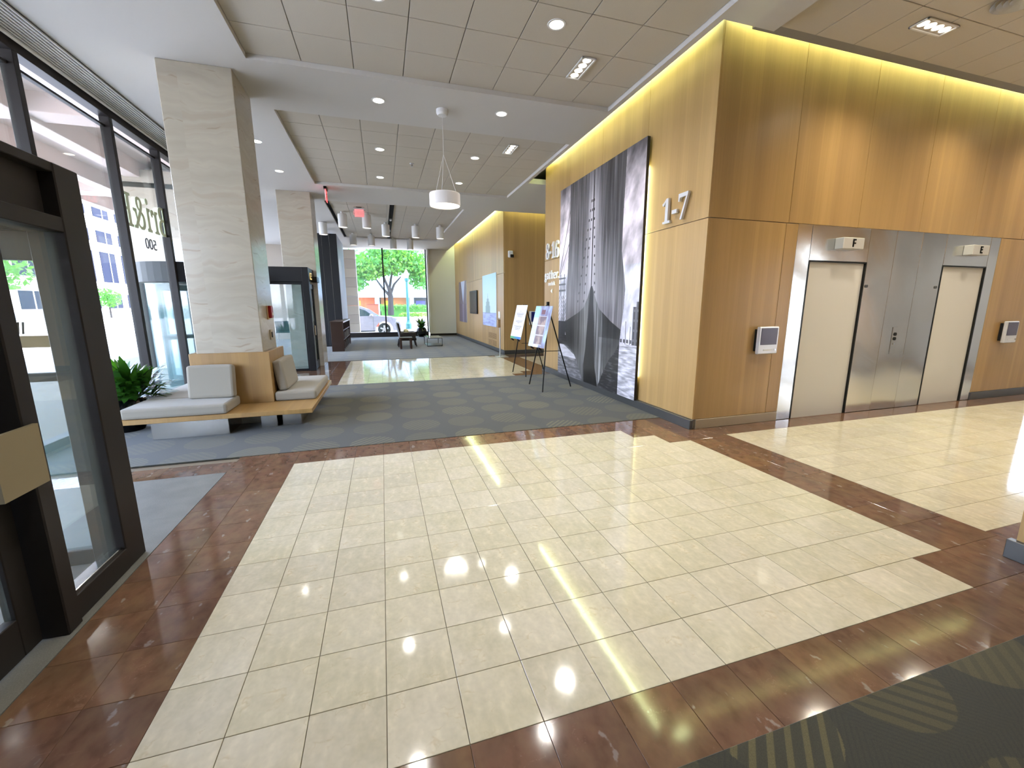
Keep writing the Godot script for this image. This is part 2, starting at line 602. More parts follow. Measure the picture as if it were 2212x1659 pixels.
func make_ceiling() -> void:
	var c := struct("ceiling", "white gypsum ceiling with recessed trays of square acoustic tiles")
	var L := -6.2
	var E := 3.58     # edge of the light cove
	var z1n := 4.6
	var z1f := -6.33
	var z2n := -7.72
	var z2f := -11.82
	var z3n := -13.55
	var z3f := -20.3
	slab(c, -3.74, -1.39, z1n, -13.4)
	slab(c, L, -1.39, -13.4, -24.0)
	slab(c, 3.50, E, z1n, -24.0)
	slab(c, -1.39, 3.50, z1f, z2n)
	slab(c, -1.39, 3.50, z2f, z3n)
	slab(c, -1.39, 3.50, z3f, -24.0)
	slab(c, 2.62, 3.50, z3n, z3f)
	tray(c, -1.39, 3.50, z1n - 0.05, z1f, 8, CEIL)
	tray(c, -1.39, 3.50, z2n, z2f, 8, CEIL)
	tray(c, -1.39, 2.62, z3n, z3f, 7, CEIL)
	# elevator hall ceiling and second hall ceiling, each kept off the wood walls by a light slot
	slab(c, E, 4.25, -1.42, -4.1)
	slab(c, E, 4.0, z1n, -1.42)
	slab(c, E, 10.2, -10.3, -13.44)
	tray(c, 4.25, 12.6, -1.42, -4.1, 14, CEIL)
	slab(c, 12.6, 15.2, 0.0, -9.0)
	bpart("upper_deck", Vector3(5.9, 5.06, -4.5), Vector3(19.5, 0.1, 18.4), M.gypsum, c)
	bpart("upper_deck", Vector3(1.7, 5.06, -18.8), Vector3(16.0, 0.1, 10.2), M.gypsum, c)
	bpart("slot_upstand", Vector3(E - 0.02, 4.86, -2.75 - 4.3), Vector3(0.04, 0.36, 5.9), M.gypsum, c)
	bpart("slot_upstand", Vector3(E - 0.02, 4.86, -18.7), Vector3(0.04, 0.36, 10.6), M.gypsum, c)
	bpart("slot_upstand", Vector3(8.1, 4.86, -4.08), Vector3(9.0, 0.36, 0.04), M.gypsum, c)
	bpart("slot_upstand", Vector3(6.9, 4.86, -13.42), Vector3(6.6, 0.36, 0.04), M.gypsum, c)
	# far tray: black track slot, and the left tray-edge shadow gap painted as a strip
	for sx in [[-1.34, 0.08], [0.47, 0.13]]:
		bpart("track_or_shade_strip", Vector3(sx[0], TILEY - 0.012, (z3n + z3f) / 2), Vector3(sx[1], 0.03, z3n - z3f - 0.01), M.matblack, c)
	for zz in [-15.9, -18.1, -19.4]:
		bpart("track_head", Vector3(0.47, TILEY - 0.05, zz), Vector3(0.07, 0.05, 0.16), M.alum, c, 0.01)
	# linear air grille along the glass
	var g := thing("air_grille", "long slotted metal air grille in the ceiling along the glass front", "grille")
	bpart("back_plate", Vector3(-3.50, CEIL - 0.004, -4.6), Vector3(0.35, 0.006, 17.6), M.base, g)
	for i in 8:
		bpart("slat", Vector3(-3.345 - i * 0.042, CEIL - 0.018, -4.6), Vector3(0.017, 0.020, 17.6), M.white, g, 0.003)
	bpart("edge_trim", Vector3(-3.685, CEIL - 0.03, -4.6), Vector3(0.035, 0.055, 17.6), M.white, g, 0.015)

# ---------------------------------------------------------------- walls
func wood_panel(parent: Node3D, c: Vector3, s: Vector3) -> void:
	var o := Vector3(rng.randf_range(0, 6), 0, rng.randf_range(0, 6))
	bpart("wood_panel", c, s, M["wood%d" % (rng.randi() % 3)], parent, 0.002, o)

func make_walls() -> void:
	rng.seed = 9
	var A := struct("wall_right", "honey veneer wood wall panelling carrying the ship mural")
	bpart("core", Vector3(7.76, 2.5, -7.22), Vector3(7.6, 5.0, 5.42), M.gypsum, A)
	# face to the lobby, x = 3.92
	var n := 4
	for k in n:
		var d := 5.49 / n
		var z := -4.48 - (k + 0.5) * d
		wood_panel(A, Vector3(3.94, 1.425, z), Vector3(0.04, 2.58, d - 0.004))
		wood_panel(A, Vector3(3.94, 3.862, z), Vector3(0.04, 2.276, d - 0.004))
	bpart("base_plate", Vector3(3.90, 0.065, -7.22), Vector3(0.05, 0.13, 5.5), M.base, A, 0.004)
	# far end of the block, facing the second hall
	for k in 4:
		wood_panel(A, Vector3(3.96 + (k + 0.5) * 1.5, 2.56, -9.95), Vector3(1.49, 4.87, 0.04))
	# elevator wall, z = -4.48
	var B := struct("wall_elevator", "honey veneer wood wall above and beside the steel elevator fronts")
	for k in 6:
		var d := 7.66 / 6
		wood_panel(B, Vector3(3.94 + (k + 0.5) * d, 3.862, -4.50), Vector3(d - 0.004, 2.276, 0.04))
	wood_panel(B, Vector3(4.56, 1.425, -4.50), Vector3(1.236, 2.58, 0.04))
	wood_panel(B, Vector3(5.29, 1.425, -4.50), Vector3(0.214, 2.58, 0.04))
	wood_panel(B, Vector3(10.70, 1.425, -4.50), Vector3(1.80, 2.58, 0.04))
	bpart("stone_base", Vector3(4.68, 0.065, -4.495), Vector3(1.42, 0.13, 0.05), M.stonebase, B, 0.004)
	bpart("stone_base", Vector3(10.7, 0.065, -4.495), Vector3(1.8, 0.13, 0.05), M.base, B, 0.004)
	# post of the opposite bank
	var P := struct("wall_near_post", "honey wood clad corner post of the opposite elevator bank")
	bpart("core", Vector3(7.9, 2.5, 1.6), Vector3(7.9, 5.0, 5.9), M.gypsum, P)
	for k in 5:
		wood_panel(P, Vector3(3.93, 2.56, -1.42 + (k + 0.5) * 1.2), Vector3(0.04, 4.88, 1.196))
	for k in 6:
		wood_panel(P, Vector3(3.95 + (k + 0.5) * 1.27, 2.56, -1.37), Vector3(1.266, 4.88, 0.04))
	for k in 6:
		bpart("steel_panel", Vector3(5.77 + k * 0.734, 1.36, -1.40), Vector3(0.73, 2.7, 0.03), M.steel, P, 0.003)
	bpart("base_plate", Vector3(3.90, 0.065, 1.55), Vector3(0.05, 0.13, 6.0), M.base, P, 0.004)
	bpart("base_plate", Vector3(7.7, 0.065, -1.40), Vector3(7.6, 0.13, 0.05), M.base, P, 0.004)
	# far wood wall C
	var C := struct("wall_far_right", "honey veneer wood wall of the far seating area")
	bpart("core", Vector3(6.6, 2.5, -18.7), Vector3(5.1, 5.0, 9.8), M.gypsum, C)
	for k in 6:
		var d := 9.7 / 6
		var z := -13.78 - (k + 0.5) * d
		wood_panel(C, Vector3(3.97, 1.425, z), Vector3(0.04, 2.58, d - 0.004))
		wood_panel(C, Vector3(3.97, 3.862, z), Vector3(0.04, 2.276, d - 0.004))
	for k in 4:
		wood_panel(C, Vector3(3.99 + (k + 0.5) * 1.4, 2.56, -13.80), Vector3(1.396, 4.87, 0.04))
	bpart("base_plate", Vector3(6.6, 0.065, -13.77), Vector3(5.3, 0.13, 0.05), M.base, C, 0.004)
	bpart("base_plate", Vector3(3.955, 0.065, -18.6), Vector3(0.03, 0.13, 9.6), M.base, C, 0.004)
	var e := begin()
	for k in 2:
		for q in 2:
			for s in 6:
				box(e, Vector3(3.947, 0.62 - k * 0.27 - s * 0.035, -15.05 - q * 0.62), Vector3(0.012, 0.016, 0.56 if q == 0 else 0.5))
	tag(part("wall_vent", e, mat(Color(0.45, 0.34, 0.2), 0.5)), "brown slotted air vent low in the far wood wall", "vent")
	# plain ends
	var H := struct("wall_hall_end", "plain end wall of the second elevator hall")
	bpart("plaster", Vector3(9.3, 2.5, -11.9), Vector3(0.2, 5.0, 4.2), M.white, H)
	var R := struct("wall_back", "plain wall behind the lobby")
	bpart("plaster", Vector3(0, 2.5, 4.7), Vector3(9.0, 5.0, 0.2), M.white, R)
	# room at the right end of the hall with a window to the street
	var S := struct("wall_side_room", "plain walls of the room at the right end of the hall")
	bpart("plaster", Vector3(13.3, 2.5, -9.1), Vector3(4.0, 5.0, 0.2), M.white, S)
	bpart("plaster", Vector3(13.3, 2.5, 0.1), Vector3(4.0, 5.0, 0.2), M.white, S)
	bpart("plaster", Vector3(15.2, 4.0, -4.5), Vector3(0.2, 2.0, 9.2), M.white, S)
	var W := struct("window_2", "tall window at the right end of the elevator hall")
	bpart("pane", Vector3(15.2, 1.5, -6.2), Vector3(0.02, 3.0, 3.6), M.pane, W)
	for k in 3:
		bpart("mullion", Vector3(15.2, 1.5, -8.0 + k * 1.8), Vector3(0.12, 3.0, 0.06), M.bronze, W)
	bpart("plaster", Vector3(15.2, 1.5, -8.5), Vector3(0.2, 3.0, 1.0), M.white, W)
	bpart("plaster", Vector3(15.2, 1.5, -2.2), Vector3(0.2, 3.0, 4.4), M.white, W)
	# far window wall
	var F := struct("wall_far", "far wall with the street window, white at the right")
	bpart("white_wall", Vector3(3.24, 2.5, -23.6), Vector3(1.5, 5.0, 0.2), M.white, F)
	bpart("dark_base", Vector3(3.24, 0.06, -23.49), Vector3(1.5, 0.12, 0.02), M.bronze, F)
	bpart("window_jamb", Vector3(2.455, 2.45, -23.42), Vector3(0.09, 4.5, 0.5), M.white, F, 0.004)
	bpart("head_wall", Vector3(-1.0, 4.85, -23.6), Vector3(7.0, 0.5, 0.2), M.gypsum, F)
	bpart("window_base", Vector3(-0.6, 0.125, -23.5), Vector3(6.0, 0.25, 0.16), M.bronze, F, 0.005)
	var nst := mat(Color(0.66, 0.62, 0.56), 0.7)
	var nst2 := mat(Color(0.62, 0.58, 0.53), 0.7)
	for k in 9:
		bpart("stone_block", Vector3(-1.58, 0.25 + (k + 0.5) * 0.47, -23.75), Vector3(0.86, 0.462, 0.34), nst if k % 2 == 0 else nst2, F, 0.006)
	bpart("lintel", Vector3(-0.2, 4.72, -23.86), Vector3(5.6, 0.2, 0.3), nst, F, 0.006)
	bpart("far_left_wall", Vector3(-4.1, 2.5, -23.6), Vector3(4.2, 5.0, 0.2), nst2, F)
	var V := struct("window_1", "tall street window with one dark mullion at the far end")
	bpart("pane", Vector3(0.62, 2.4, -23.52), Vector3(3.6, 4.4, 0.012), M.pane, V)
	bpart("mullion", Vector3(0.18, 2.4, -23.5), Vector3(0.07, 4.35, 0.12), M.bronze, V, 0.004)
	bpart("frame_side", Vector3(2.38, 2.4, -23.5), Vector3(0.06, 4.35, 0.10), M.bronze, V, 0.004)
	bpart("frame_head", Vector3(0.6, 4.62, -23.5), Vector3(3.6, 0.05, 0.10), M.white, V, 0.004)

# ---------------------------------------------------------------- glass front
func make_facade() -> void:
	var F := struct("wall_left", "tall glazed front with dark bronze mullions")
	var x := -3.83
	bpart("added_solid_bay", Vector3(-3.8, 2.5, 1.9), Vector3(0.3, 5.0, 5.6), M.trav, F)  # unseen solid bay added behind the view to cut daylight
	for z in [-2.0, -4.4, -6.62, -8.36, -9.8, -12.0, -13.5]:
		bpart("mullion", Vector3(x + 0.03, 2.27, z), Vector3(0.13, 4.54, 0.08), M.bronze, F, 0.004)
	bpart("head_rail", Vector3(x + 0.03, 4.50, -7.2), Vector3(0.15, 0.12, 12.6), M.bronze, F, 0.004)
	bpart("transom", Vector3(x, 4.31, -7.2), Vector3(0.06, 0.03, 12.6), M.bronze, F)
	bpart("sill_rail", Vector3(x, 0.05, -7.2), Vector3(0.15, 0.10, 12.6), M.bronze, F, 0.004)
	var zs := [-0.9, -2.0, -4.4, -6.62, -8.36, -9.8, -12.0, -13.5]
	for k in zs.size() - 1:
		bpart("pane", Vector3(x, 2.2, (zs[k] + zs[k + 1]) / 2), Vector3(0.012, 4.3, zs[k] - zs[k + 1] - 0.06), M.pane, F)
	bpart("spandrel", Vector3(x, 4.83, -4.45), Vector3(0.2, 0.5, 18.3), M.bronze, F)
	bpart("spandrel", Vector3(-6.1, 4.83, -18.5), Vector3(0.2, 0.5, 10.0), M.bronze, F)
	# far bay, set back
	bpart("return_wall", Vector3(-4.9, 2.5, -13.5), Vector3(2.3, 5.0, 0.2), M.trav, F)
	for z in [-16.0, -18.5, -21.0, -23.4]:
		bpart("mullion", Vector3(-6.1, 2.27, z), Vector3(0.2, 4.54, 0.065), M.bronze, F, 0.004)
	bpart("pane", Vector3(-6.1, 2.27, -18.5), Vector3(0.012, 4.5, 9.9), M.pane, F)
	# lettering on the glass over the revolving door, read from outside
	var s := thing("glass_lettering", "pale mirrored lettering and house number on the glass beside the column", "lettering")
	var white := mat(Color(0.80, 0.84, 0.72), 0.6)
	var b := Basis(Vector3(0, 0, 1), Vector3.UP, Vector3(-1, 0, 0))
	text("words", "Bri&E", 0.36, 0.01, white, s, Transform3D(b.scaled_local(Vector3(1.0, 1.45, 1.0)), Vector3(-3.80, 3.18, -9.12)), "Droid Serif", true)
	text("house_number", "500", 0.17, 0.008, mat(Color(0.25, 0.26, 0.28), 0.6), s, Transform3D(b, Vector3(-3.80, 2.72, -9.15)), "Droid Sans")

func revolving_door() -> void:
	var at := Vector3(-3.85, 0, -10.72)
	var R := thing("revolving_door", "black drum revolving door with curved glass behind the near column", "door", "", at)
	var rr := 0.9
	var fa := begin()
	var seg := 40
	for ring in [[2.12, 2.50, rr], [2.12, 2.50, rr - 0.1]]:
		for k in seg:
			var t0 := TAU * k / seg
			var t1 := TAU * (k + 1) / seg
			var e0 := Vector3(cos(t0), 0, sin(t0))
			var e1 := Vector3(cos(t1), 0, sin(t1))
			quad(fa, e0 * ring[2] + Vector3.UP * ring[0], e1 * ring[2] + Vector3.UP * ring[0], e1 * ring[2] + Vector3.UP * ring[1], e0 * ring[2] + Vector3.UP * ring[1], e0 + e1)
	for k in seg:
		var t0 := TAU * k / seg
		var t1 := TAU * (k + 1) / seg
		var e0 := Vector3(cos(t0), 0, sin(t0))
		var e1 := Vector3(cos(t1), 0, sin(t1))
		tri(fa, Vector3.UP * 2.50, e0 * rr + Vector3.UP * 2.50, e1 * rr + Vector3.UP * 2.50, Vector3.UP, Vector3.ZERO)
		tri(fa, Vector3.UP * 2.12, e0 * rr + Vector3.UP * 2.12, e1 * rr + Vector3.UP * 2.12, Vector3.DOWN, Vector3.ZERO)
	part("drum_canopy", fa, M.black, R)
	for span in [[-0.78, 0.0], [0.0, 0.78], [PI - 0.78, PI], [PI, PI + 0.78]]:
		var g := begin()
		for k in 8:
			var t0: float = PI / 2 + span[0] + (span[1] - span[0]) * k / 8
			var t1: float = PI / 2 + span[0] + (span[1] - span[0]) * (k + 1) / 8
			var e0 := Vector3(cos(t0), 0, sin(t0)) * (rr - 0.05)
			var e1 := Vector3(cos(t1), 0, sin(t1)) * (rr - 0.05)
			quad(g, e0, e1, e1 + Vector3.UP * 2.1, e0 + Vector3.UP * 2.1, e0 + e1)
		part("curved_glass", g, M.aqua, R)
	for t in [PI / 2 - 0.78, PI / 2 + 0.78, -PI / 2 - 0.78, -PI / 2 + 0.78]:
		bpart("post", Vector3(cos(t) * (rr - 0.05), 1.05, sin(t) * (rr - 0.05)), Vector3(0.09, 2.1, 0.09), M.black, R, 0.008)
	var sh := begin()
	bar(sh, Vector3(0, 0.0, 0), Vector3(0, 2.1, 0), 0.04, 12)
	part("centre_shaft", sh, M.black, R)
	for k in 4:
		var t := TAU * k / 4 + 0.45
		var d := Vector3(cos(t), 0, sin(t))
		var w := Node3D.new()
		w.name = "wing"
		R.add_child(w, true)
		var f := begin()
		var xf := Transform3D(Basis(d, Vector3.UP, d.cross(Vector3.UP)), Vector3.ZERO)
		for y in [0.09, 1.02, 2.03]:
			box(f, Vector3(0.42, y, 0), Vector3(0.74, 0.07 if y == 1.02 else 0.11, 0.045), 0.004, Vector3.ZERO, xf)
		for q in [0.09, 0.76]:
			box(f, Vector3(q, 1.06, 0), Vector3(0.07, 2.0, 0.045), 0.004, Vector3.ZERO, xf)
		part("wing_frame", f, M.black, w)
		var p := begin()
		box(p, Vector3(0.42, 1.06, 0), Vector3(0.66, 1.9, 0.01), 0.0, Vector3.ZERO, xf)
		part("wing_pane", p, M.aqua, w)

func frame(parent: Node3D, n: String, o: Vector3, u: Vector3, w: float, h: float, st_w: float, rail_b: float, rail_t: float, dep: float, mid: Array, m: Material, gm: Material) -> void:
	# glazed frame standing at o, running along u, of width w and height h
	var xf := Transform3D(Basis(u, Vector3.UP, u.cross(Vector3.UP)), o)
	var f := begin()
	box(f, Vector3(st_w / 2, h / 2, 0), Vector3(st_w, h, dep), 0.004, Vector3.ZERO, xf)
	box(f, Vector3(w - st_w / 2, h / 2, 0), Vector3(st_w, h, dep), 0.004, Vector3.ZERO, xf)
	box(f, Vector3(w / 2, rail_b / 2, 0), Vector3(w - 2 * st_w, rail_b, dep), 0.004, Vector3.ZERO, xf)
	box(f, Vector3(w / 2, h - rail_t / 2, 0), Vector3(w - 2 * st_w, rail_t, dep), 0.004, Vector3.ZERO, xf)
	for y in mid:
		box(f, Vector3(w / 2, y, 0), Vector3(w - 2 * st_w, 0.05, dep * 0.9), 0.004, Vector3.ZERO, xf)
	var fr := part(n, f, m, parent)
	var g := begin()
	box(g, Vector3(w / 2, (h + rail_b - rail_t) / 2, 0), Vector3(w - 2 * st_w, h - rail_b - rail_t, 0.01), 0.0, Vector3.ZERO, xf)
	part("pane", g, gm, fr)

func vestibules() -> void:
	var V := thing("entrance_vestibule", "dark framed glass entrance vestibule standing on granite beside the red marble", "vestibule")
	var X := -1.68
	var top := 2.42
	# corner post, mid post, fascia on the lobby side
	bpart("corner_post", Vector3(X - 0.05, top / 2, -3.13), Vector3(0.17, top, 0.20), M.bronze, V, 0.006)
	bpart("mid_post", Vector3(X - 0.02, top / 2, -2.50), Vector3(0.15, top, 0.10), M.bronze, V, 0.006)
	bpart("corner_post", Vector3(X - 0.05, top / 2, -1.35), Vector3(0.17, top, 0.16), M.bronze, V, 0.006)
	var fz := -2.24
	bpart("fascia_panel", Vector3(X - 0.06, 2.26, fz), Vector3(0.06, 0.24, 1.56), M.bronze, V, 0.004)
	bpart("fascia_rail", Vector3(X - 0.05, 2.395, fz), Vector3(0.16, 0.05, 1.98), M.bronze, V, 0.004)
	bpart("fascia_rail", Vector3(X - 0.05, 2.10, fz), Vector3(0.16, 0.08, 1.80), M.bronze, V, 0.004)
	bpart("bottom_rail", Vector3(X - 0.02, 0.07, -2.79), Vector3(0.11, 0.14, 0.5), M.bronze, V, 0.004)
	bpart("rail_cap", Vector3(X - 0.02, 0.148, -2.79), Vector3(0.07, 0.016, 0.5), M.chrome, V, 0.003)
	bpart("sidelight_pane", Vector3(X - 0.02, 1.1, -2.79), Vector3(0.012, 1.92, 0.5), M.pane, V)
	frame(V, "door_leaf", Vector3(X - 0.07, 0.012, -2.44), Vector3(0, 0, 1), 1.0, 2.03, 0.11, 0.20, 0.12, 0.05, [], M.bronze, M.pane)
	# side towards the bench: glazed frame with a mid rail
	frame(V, "side_frame", Vector3(X - 0.08, 0.0, -3.20), Vector3(-1, 0, 0), 1.0, 2.08, 0.12, 0.10, 0.16, 0.06, [1.24], M.bronze, M.aqua)
	frame(V, "side_frame", Vector3(X - 1.08, 0.0, -3.20), Vector3(-1, 0, 0), 0.9, 2.08, 0.12, 0.10, 0.16, 0.06, [1.24], M.bronze, M.aqua)
	frame(V, "side_frame", Vector3(X - 0.08, 0.0, -1.36), Vector3(-1, 0, 0), 1.0, 2.08, 0.12, 0.10, 0.16, 0.06, [1.24], M.bronze, M.pane)
	frame(V, "side_frame", Vector3(X - 1.08, 0.0, -1.36), Vector3(-1, 0, 0), 0.9, 2.08, 0.12, 0.10, 0.16, 0.06, [1.24], M.bronze, M.pane)
	bpart("side_fascia", Vector3(X - 1.0, 2.25, -3.18), Vector3(1.9, 0.34, 0.08), M.bronze, V, 0.004)
	bpart("side_fascia", Vector3(X - 1.0, 2.25, -1.36), Vector3(1.9, 0.34, 0.08), M.bronze, V, 0.004)
	bpart("roof", Vector3(X - 1.0, 2.38, -2.25), Vector3(1.9, 0.06, 1.8), M.bronze, V)
	var l := begin()
	lathe(l, Vector3(-2.25, 2.33, -2.75), [Vector2(0.0, -0.012), Vector2(0.09, -0.012), Vector2(0.10, 0.02)], 20)
	tag(part("ceiling_light", l, glow(Color(1.0, 0.9, 0.5), 2.0)), "small warm round lamp in the vestibule roof", "lamp")
	spot(Vector3(-2.25, 2.30, -2.75), 0.4, Color(1, 0.9, 0.6), 70.0, 0.08)
	# hatched warning tape on the side pane
	var tp := thing("door_tape", "hatched and tan tape strips on the vestibule glass", "tape")
	for k in 14:
		var s := begin()
		var xx := -2.02 - k * 0.022
		prism(s, PackedVector2Array([Vector2(0, 0), Vector2(0.011, 0), Vector2(0.021, 0.07), Vector2(0.010, 0.07)]), Vector3(xx, 1.50, -3.183), Vector3.RIGHT, Vector3.UP, Vector3.BACK, 0.001)
		part("stripe", s, M.matblack, tp)
	var tan_m := mat(Color(0.55, 0.47, 0.28), 0.6)
	bpart("tan_strip", Vector3(-1.96, 1.455, -3.183), Vector3(0.30, 0.07, 0.002), tan_m, tp)
	bpart("notice", Vector3(X + 0.075, 0.97, -2.36), Vector3(0.02, 0.29, 0.26), mat(Color(0.52, 0.47, 0.36), 0.7), tp)
	# second vestibule, at the far column
	var W := thing("entrance_vestibule", "black framed glass vestibule with lit exit sign beside the far column", "vestibule")
	bpart("corner_post", Vector3(-1.78, 1.3, -11.78), Vector3(0.15, 2.6, 0.15), M.black, W, 0.006)
	bpart("side_fascia", Vector3(-2.78, 2.42, -11.78), Vector3(1.86, 0.36, 0.12), M.black, W, 0.006)
	bpart("front_fascia", Vector3(-1.76, 2.44, -12.24), Vector3(0.10, 0.32, 0.78), M.bronze, W, 0.006)
	bpart("roof", Vector3(-2.75, 2.56, -12.2), Vector3(1.9, 0.06, 0.8), M.black, W)
	frame(W, "side_frame", Vector3(-1.86, 0.0, -11.78), Vector3(-1, 0, 0), 0.92, 2.24, 0.04, 0.06, 0.06, 0.06, [], M.black, M.aqua)
	frame(W, "side_frame", Vector3(-2.78, 0.0, -11.78), Vector3(-1, 0, 0), 0.92, 2.24, 0.04, 0.06, 0.06, 0.06, [], M.black, M.aqua)
	frame(W, "door_leaf", Vector3(-1.76, 0.012, -11.87), Vector3(0, 0, -1), 0.72, 2.2, 0.12, 0.2, 0.12, 0.06, [], M.black, M.pane)
	bpart("door_operator", Vector3(-1.66, 2.33, -12.42), Vector3(0.16, 0.14, 0.42), M.black, W, 0.008)
	var h := begin()
	bar(h, Vector3(-1.70, 0.9, -11.99), Vector3(-1.70, 1.15, -11.99), 0.022, 10)
	part("pull_handle", h, M.chrome, W)
	bpart("edge_strip", Vector3(-1.702, 1.72, -11.92), Vector3(0.008, 0.9, 0.02), M.alum, W)
	var ex := thing("exit_sign", "small cream lit exit sign on the black vestibule fascia", "sign")
	bpart("sign_face", Vector3(-1.703, 2.40, -12.12), Vector3(0.012, 0.16, 0.26), glow(Color(1.0, 0.86, 0.5), 0.9), ex)
	text("exit_word", "EXIT", 0.11, 0.004, mat(Color(0.25, 0.2, 0.1)), ex, Transform3D(Basis(Vector3(0, 0, -1), Vector3.UP, Vector3(1, 0, 0)), Vector3(-1.694, 2.40, -12.12)), "Droid Sans", true)

# ---------------------------------------------------------------- columns and bench
func make_columns() -> void:
	var labels := ["cream travertine column rising from the cushioned bench", "cream travertine column beside the exit signed vestibule"]
	for k in 2:
		var z0: float = [-6.62, -12.66][k]
		var C := struct("column", labels[k])
		bpart("stone_shaft", Vector3(-2.03, 2.29, z0 - 0.4), Vector3(0.80, 4.58, 0.80), M.trav, C, 0.006, Vector3(k * 0.7, 0.0, k * 0.3))
		bpart("corner_joint", Vector3(-1.633, 2.3, z0 - 0.035), Vector3(0.002, 4.58, 0.012), M.grout, C)
	# small boxes on the near column
	var fa := thing("fire_alarm", "red fire alarm pull box on the travertine column", "alarm")
	bpart("back_plate", Vector3(-1.622, 1.56, -7.10), Vector3(0.012, 0.20, 0.15), mat(Color(0.75, 0.6, 0.42), 0.5), fa, 0.002)
	bpart("red_box", Vector3(-1.595, 1.57, -7.12), Vector3(0.045, 0.18, 0.12), mat(Color(0.55, 0.05, 0.05), 0.35), fa, 0.008)
	bpart("pull_bar", Vector3(-1.568, 1.54, -7.12), Vector3(0.012, 0.05, 0.07), M.white, fa, 0.003)
	var op := thing("outlet_box", "small tan switch box low on the travertine column", "switch")
	bpart("plate", Vector3(-1.622, 1.23, -7.14), Vector3(0.012, 0.15, 0.12), mat(Color(0.66, 0.6, 0.5), 0.5), op, 0.003)
	bpart("rocker", Vector3(-1.612, 1.23, -7.14), Vector3(0.012, 0.08, 0.05), M.bronze, op, 0.002)

func cushion(parent: Node3D, n: String, c: Vector3, s: Vector3, xf := Transform3D.IDENTITY) -> void:
	# softly rounded block
	var st := begin()
	var N := 10
	var h := s * 0.5
	var r := 0.035
	var f := func(p: Vector3) -> Vector3:
		# p in -1..1 cube surface; round the edges, puff the faces a little
		var q := Vector3(p.x * h.x, p.y * h.y, p.z * h.z)
		var inner := Vector3(clampf(q.x, -h.x + r, h.x - r), clampf(q.y, -h.y + r, h.y - r), clampf(q.z, -h.z + r, h.z - r))
		var d := q - inner
		if d.length() > 1e-6:
			q = inner + d.normalized() * r
		var puff := 0.008 * (1.0 - p.x * p.x) * (1.0 - p.z * p.z)
		if absf(p.y) > 0.99:
			q.y += puff * signf(p.y)
		return xf * (c + q)
	var pts := [-1.0]
	for i in N - 1:
		pts.append(-1.0 + 2.0 * (i + 1) / N)
	pts.append(1.0)
	var ticks := func(hh: float) -> Array:
		var a := r / hh
		return [-1.0, -1.0 + a * 0.35, -1.0 + a, -0.5, 0.0, 0.5, 1.0 - a, 1.0 - a * 0.35, 1.0]
	for ax in 3:
		var u := (ax + 1) % 3
		var v := (ax + 2) % 3
		var tu: Array = ticks.call(h[u])
		var tv: Array = ticks.call(h[v])
		for sg in [-1.0, 1.0]:
			var n3 := Vector3.ZERO
			n3[ax] = sg
			for i in tu.size() - 1:
				for j in tv.size() - 1:
					var q := []
					for k in [[i, j], [i + 1, j], [i + 1, j + 1], [i, j + 1]]:
						var p := Vector3.ZERO
						p[ax] = sg
						p[u] = tu[k[0]]
						p[v] = tv[k[1]]
						q.append(f.call(p))
					quad(st, q[0], q[1], q[2], q[3], xf.basis * n3)
	st.set_smooth_group(0)
	obj(n, done(st), M.fabric, parent)

func make_bench() -> void:
	var B := thing("bench", "oak bench with cream cushions wrapped round the travertine column", "bench")
	var y0 := 0.245
	var y1 := 0.305
	# slab ring round the plinth
	bpart("seat_slab", Vector3(-2.03, (y0 + y1) / 2, -6.28), Vector3(2.12, y1 - y0, 0.60), M.oak, B, 0.004)
	bpart("seat_slab", Vector3(-1.27, (y0 + y1) / 2, -7.42), Vector3(0.60, y1 - y0, 1.68), M.oak, B, 0.004)
	bpart("seat_slab", Vector3(-2.80, (y0 + y1) / 2, -7.42), Vector3(0.58, y1 - y0, 1.68), M.oak, B, 0.004)
	bpart("plinth_box", Vector3(-2.03, 0.665, -6.60), Vector3(0.96, 0.72, 0.05), M.oak, B, 0.003)
	bpart("plinth_box", Vector3(-1.575, 0.665, -7.05), Vector3(0.05, 0.72, 0.86), M.oak, B, 0.003)
	bpart("plinth_box", Vector3(-2.485, 0.665, -7.05), Vector3(0.05, 0.72, 0.86), M.oak, B, 0.003)
	var lg: Material = M.steel
	bpart("steel_leg", Vector3(-2.42, 0.125, -6.42), Vector3(0.84, 0.24, 0.62), lg, B, 0.004)
	bpart("steel_leg", Vector3(-1.58, 0.125, -6.62), Vector3(0.20, 0.24, 0.60), lg, B, 0.004)
	bpart("steel_leg", Vector3(-1.30, 0.125, -6.75), Vector3(0.24, 0.24, 0.80), lg, B, 0.004)
	bpart("steel_leg", Vector3(-1.32, 0.125, -7.9), Vector3(0.24, 0.24, 0.60), lg, B, 0.004)
	cushion(B, "seat_cushion", Vector3(-2.52, y1 + 0.068, -6.275), Vector3(1.12, 0.132, 0.57))
	cushion(B, "seat_cushion", Vector3(-2.80, y1 + 0.068, -7.30), Vector3(0.56, 0.132, 1.46))
	cushion(B, "seat_cushion", Vector3(-1.27, y1 + 0.068, -7.32), Vector3(0.55, 0.132, 1.46))
	var t1 := Transform3D(Basis(Vector3.RIGHT, -0.16), Vector3(-2.24, 0.66, -6.46))
	cushion(B, "back_cushion", Vector3.ZERO, Vector3(0.54, 0.44, 0.13), t1)
	var t2 := Transform3D(Basis(Vector3.BACK, -0.0) * Basis(Vector3(0, 0, 1), 0.14), Vector3(-1.47, 0.66, -7.10))
	cushion(B, "back_cushion", Vector3.ZERO, Vector3(0.13, 0.44, 0.84), t2)

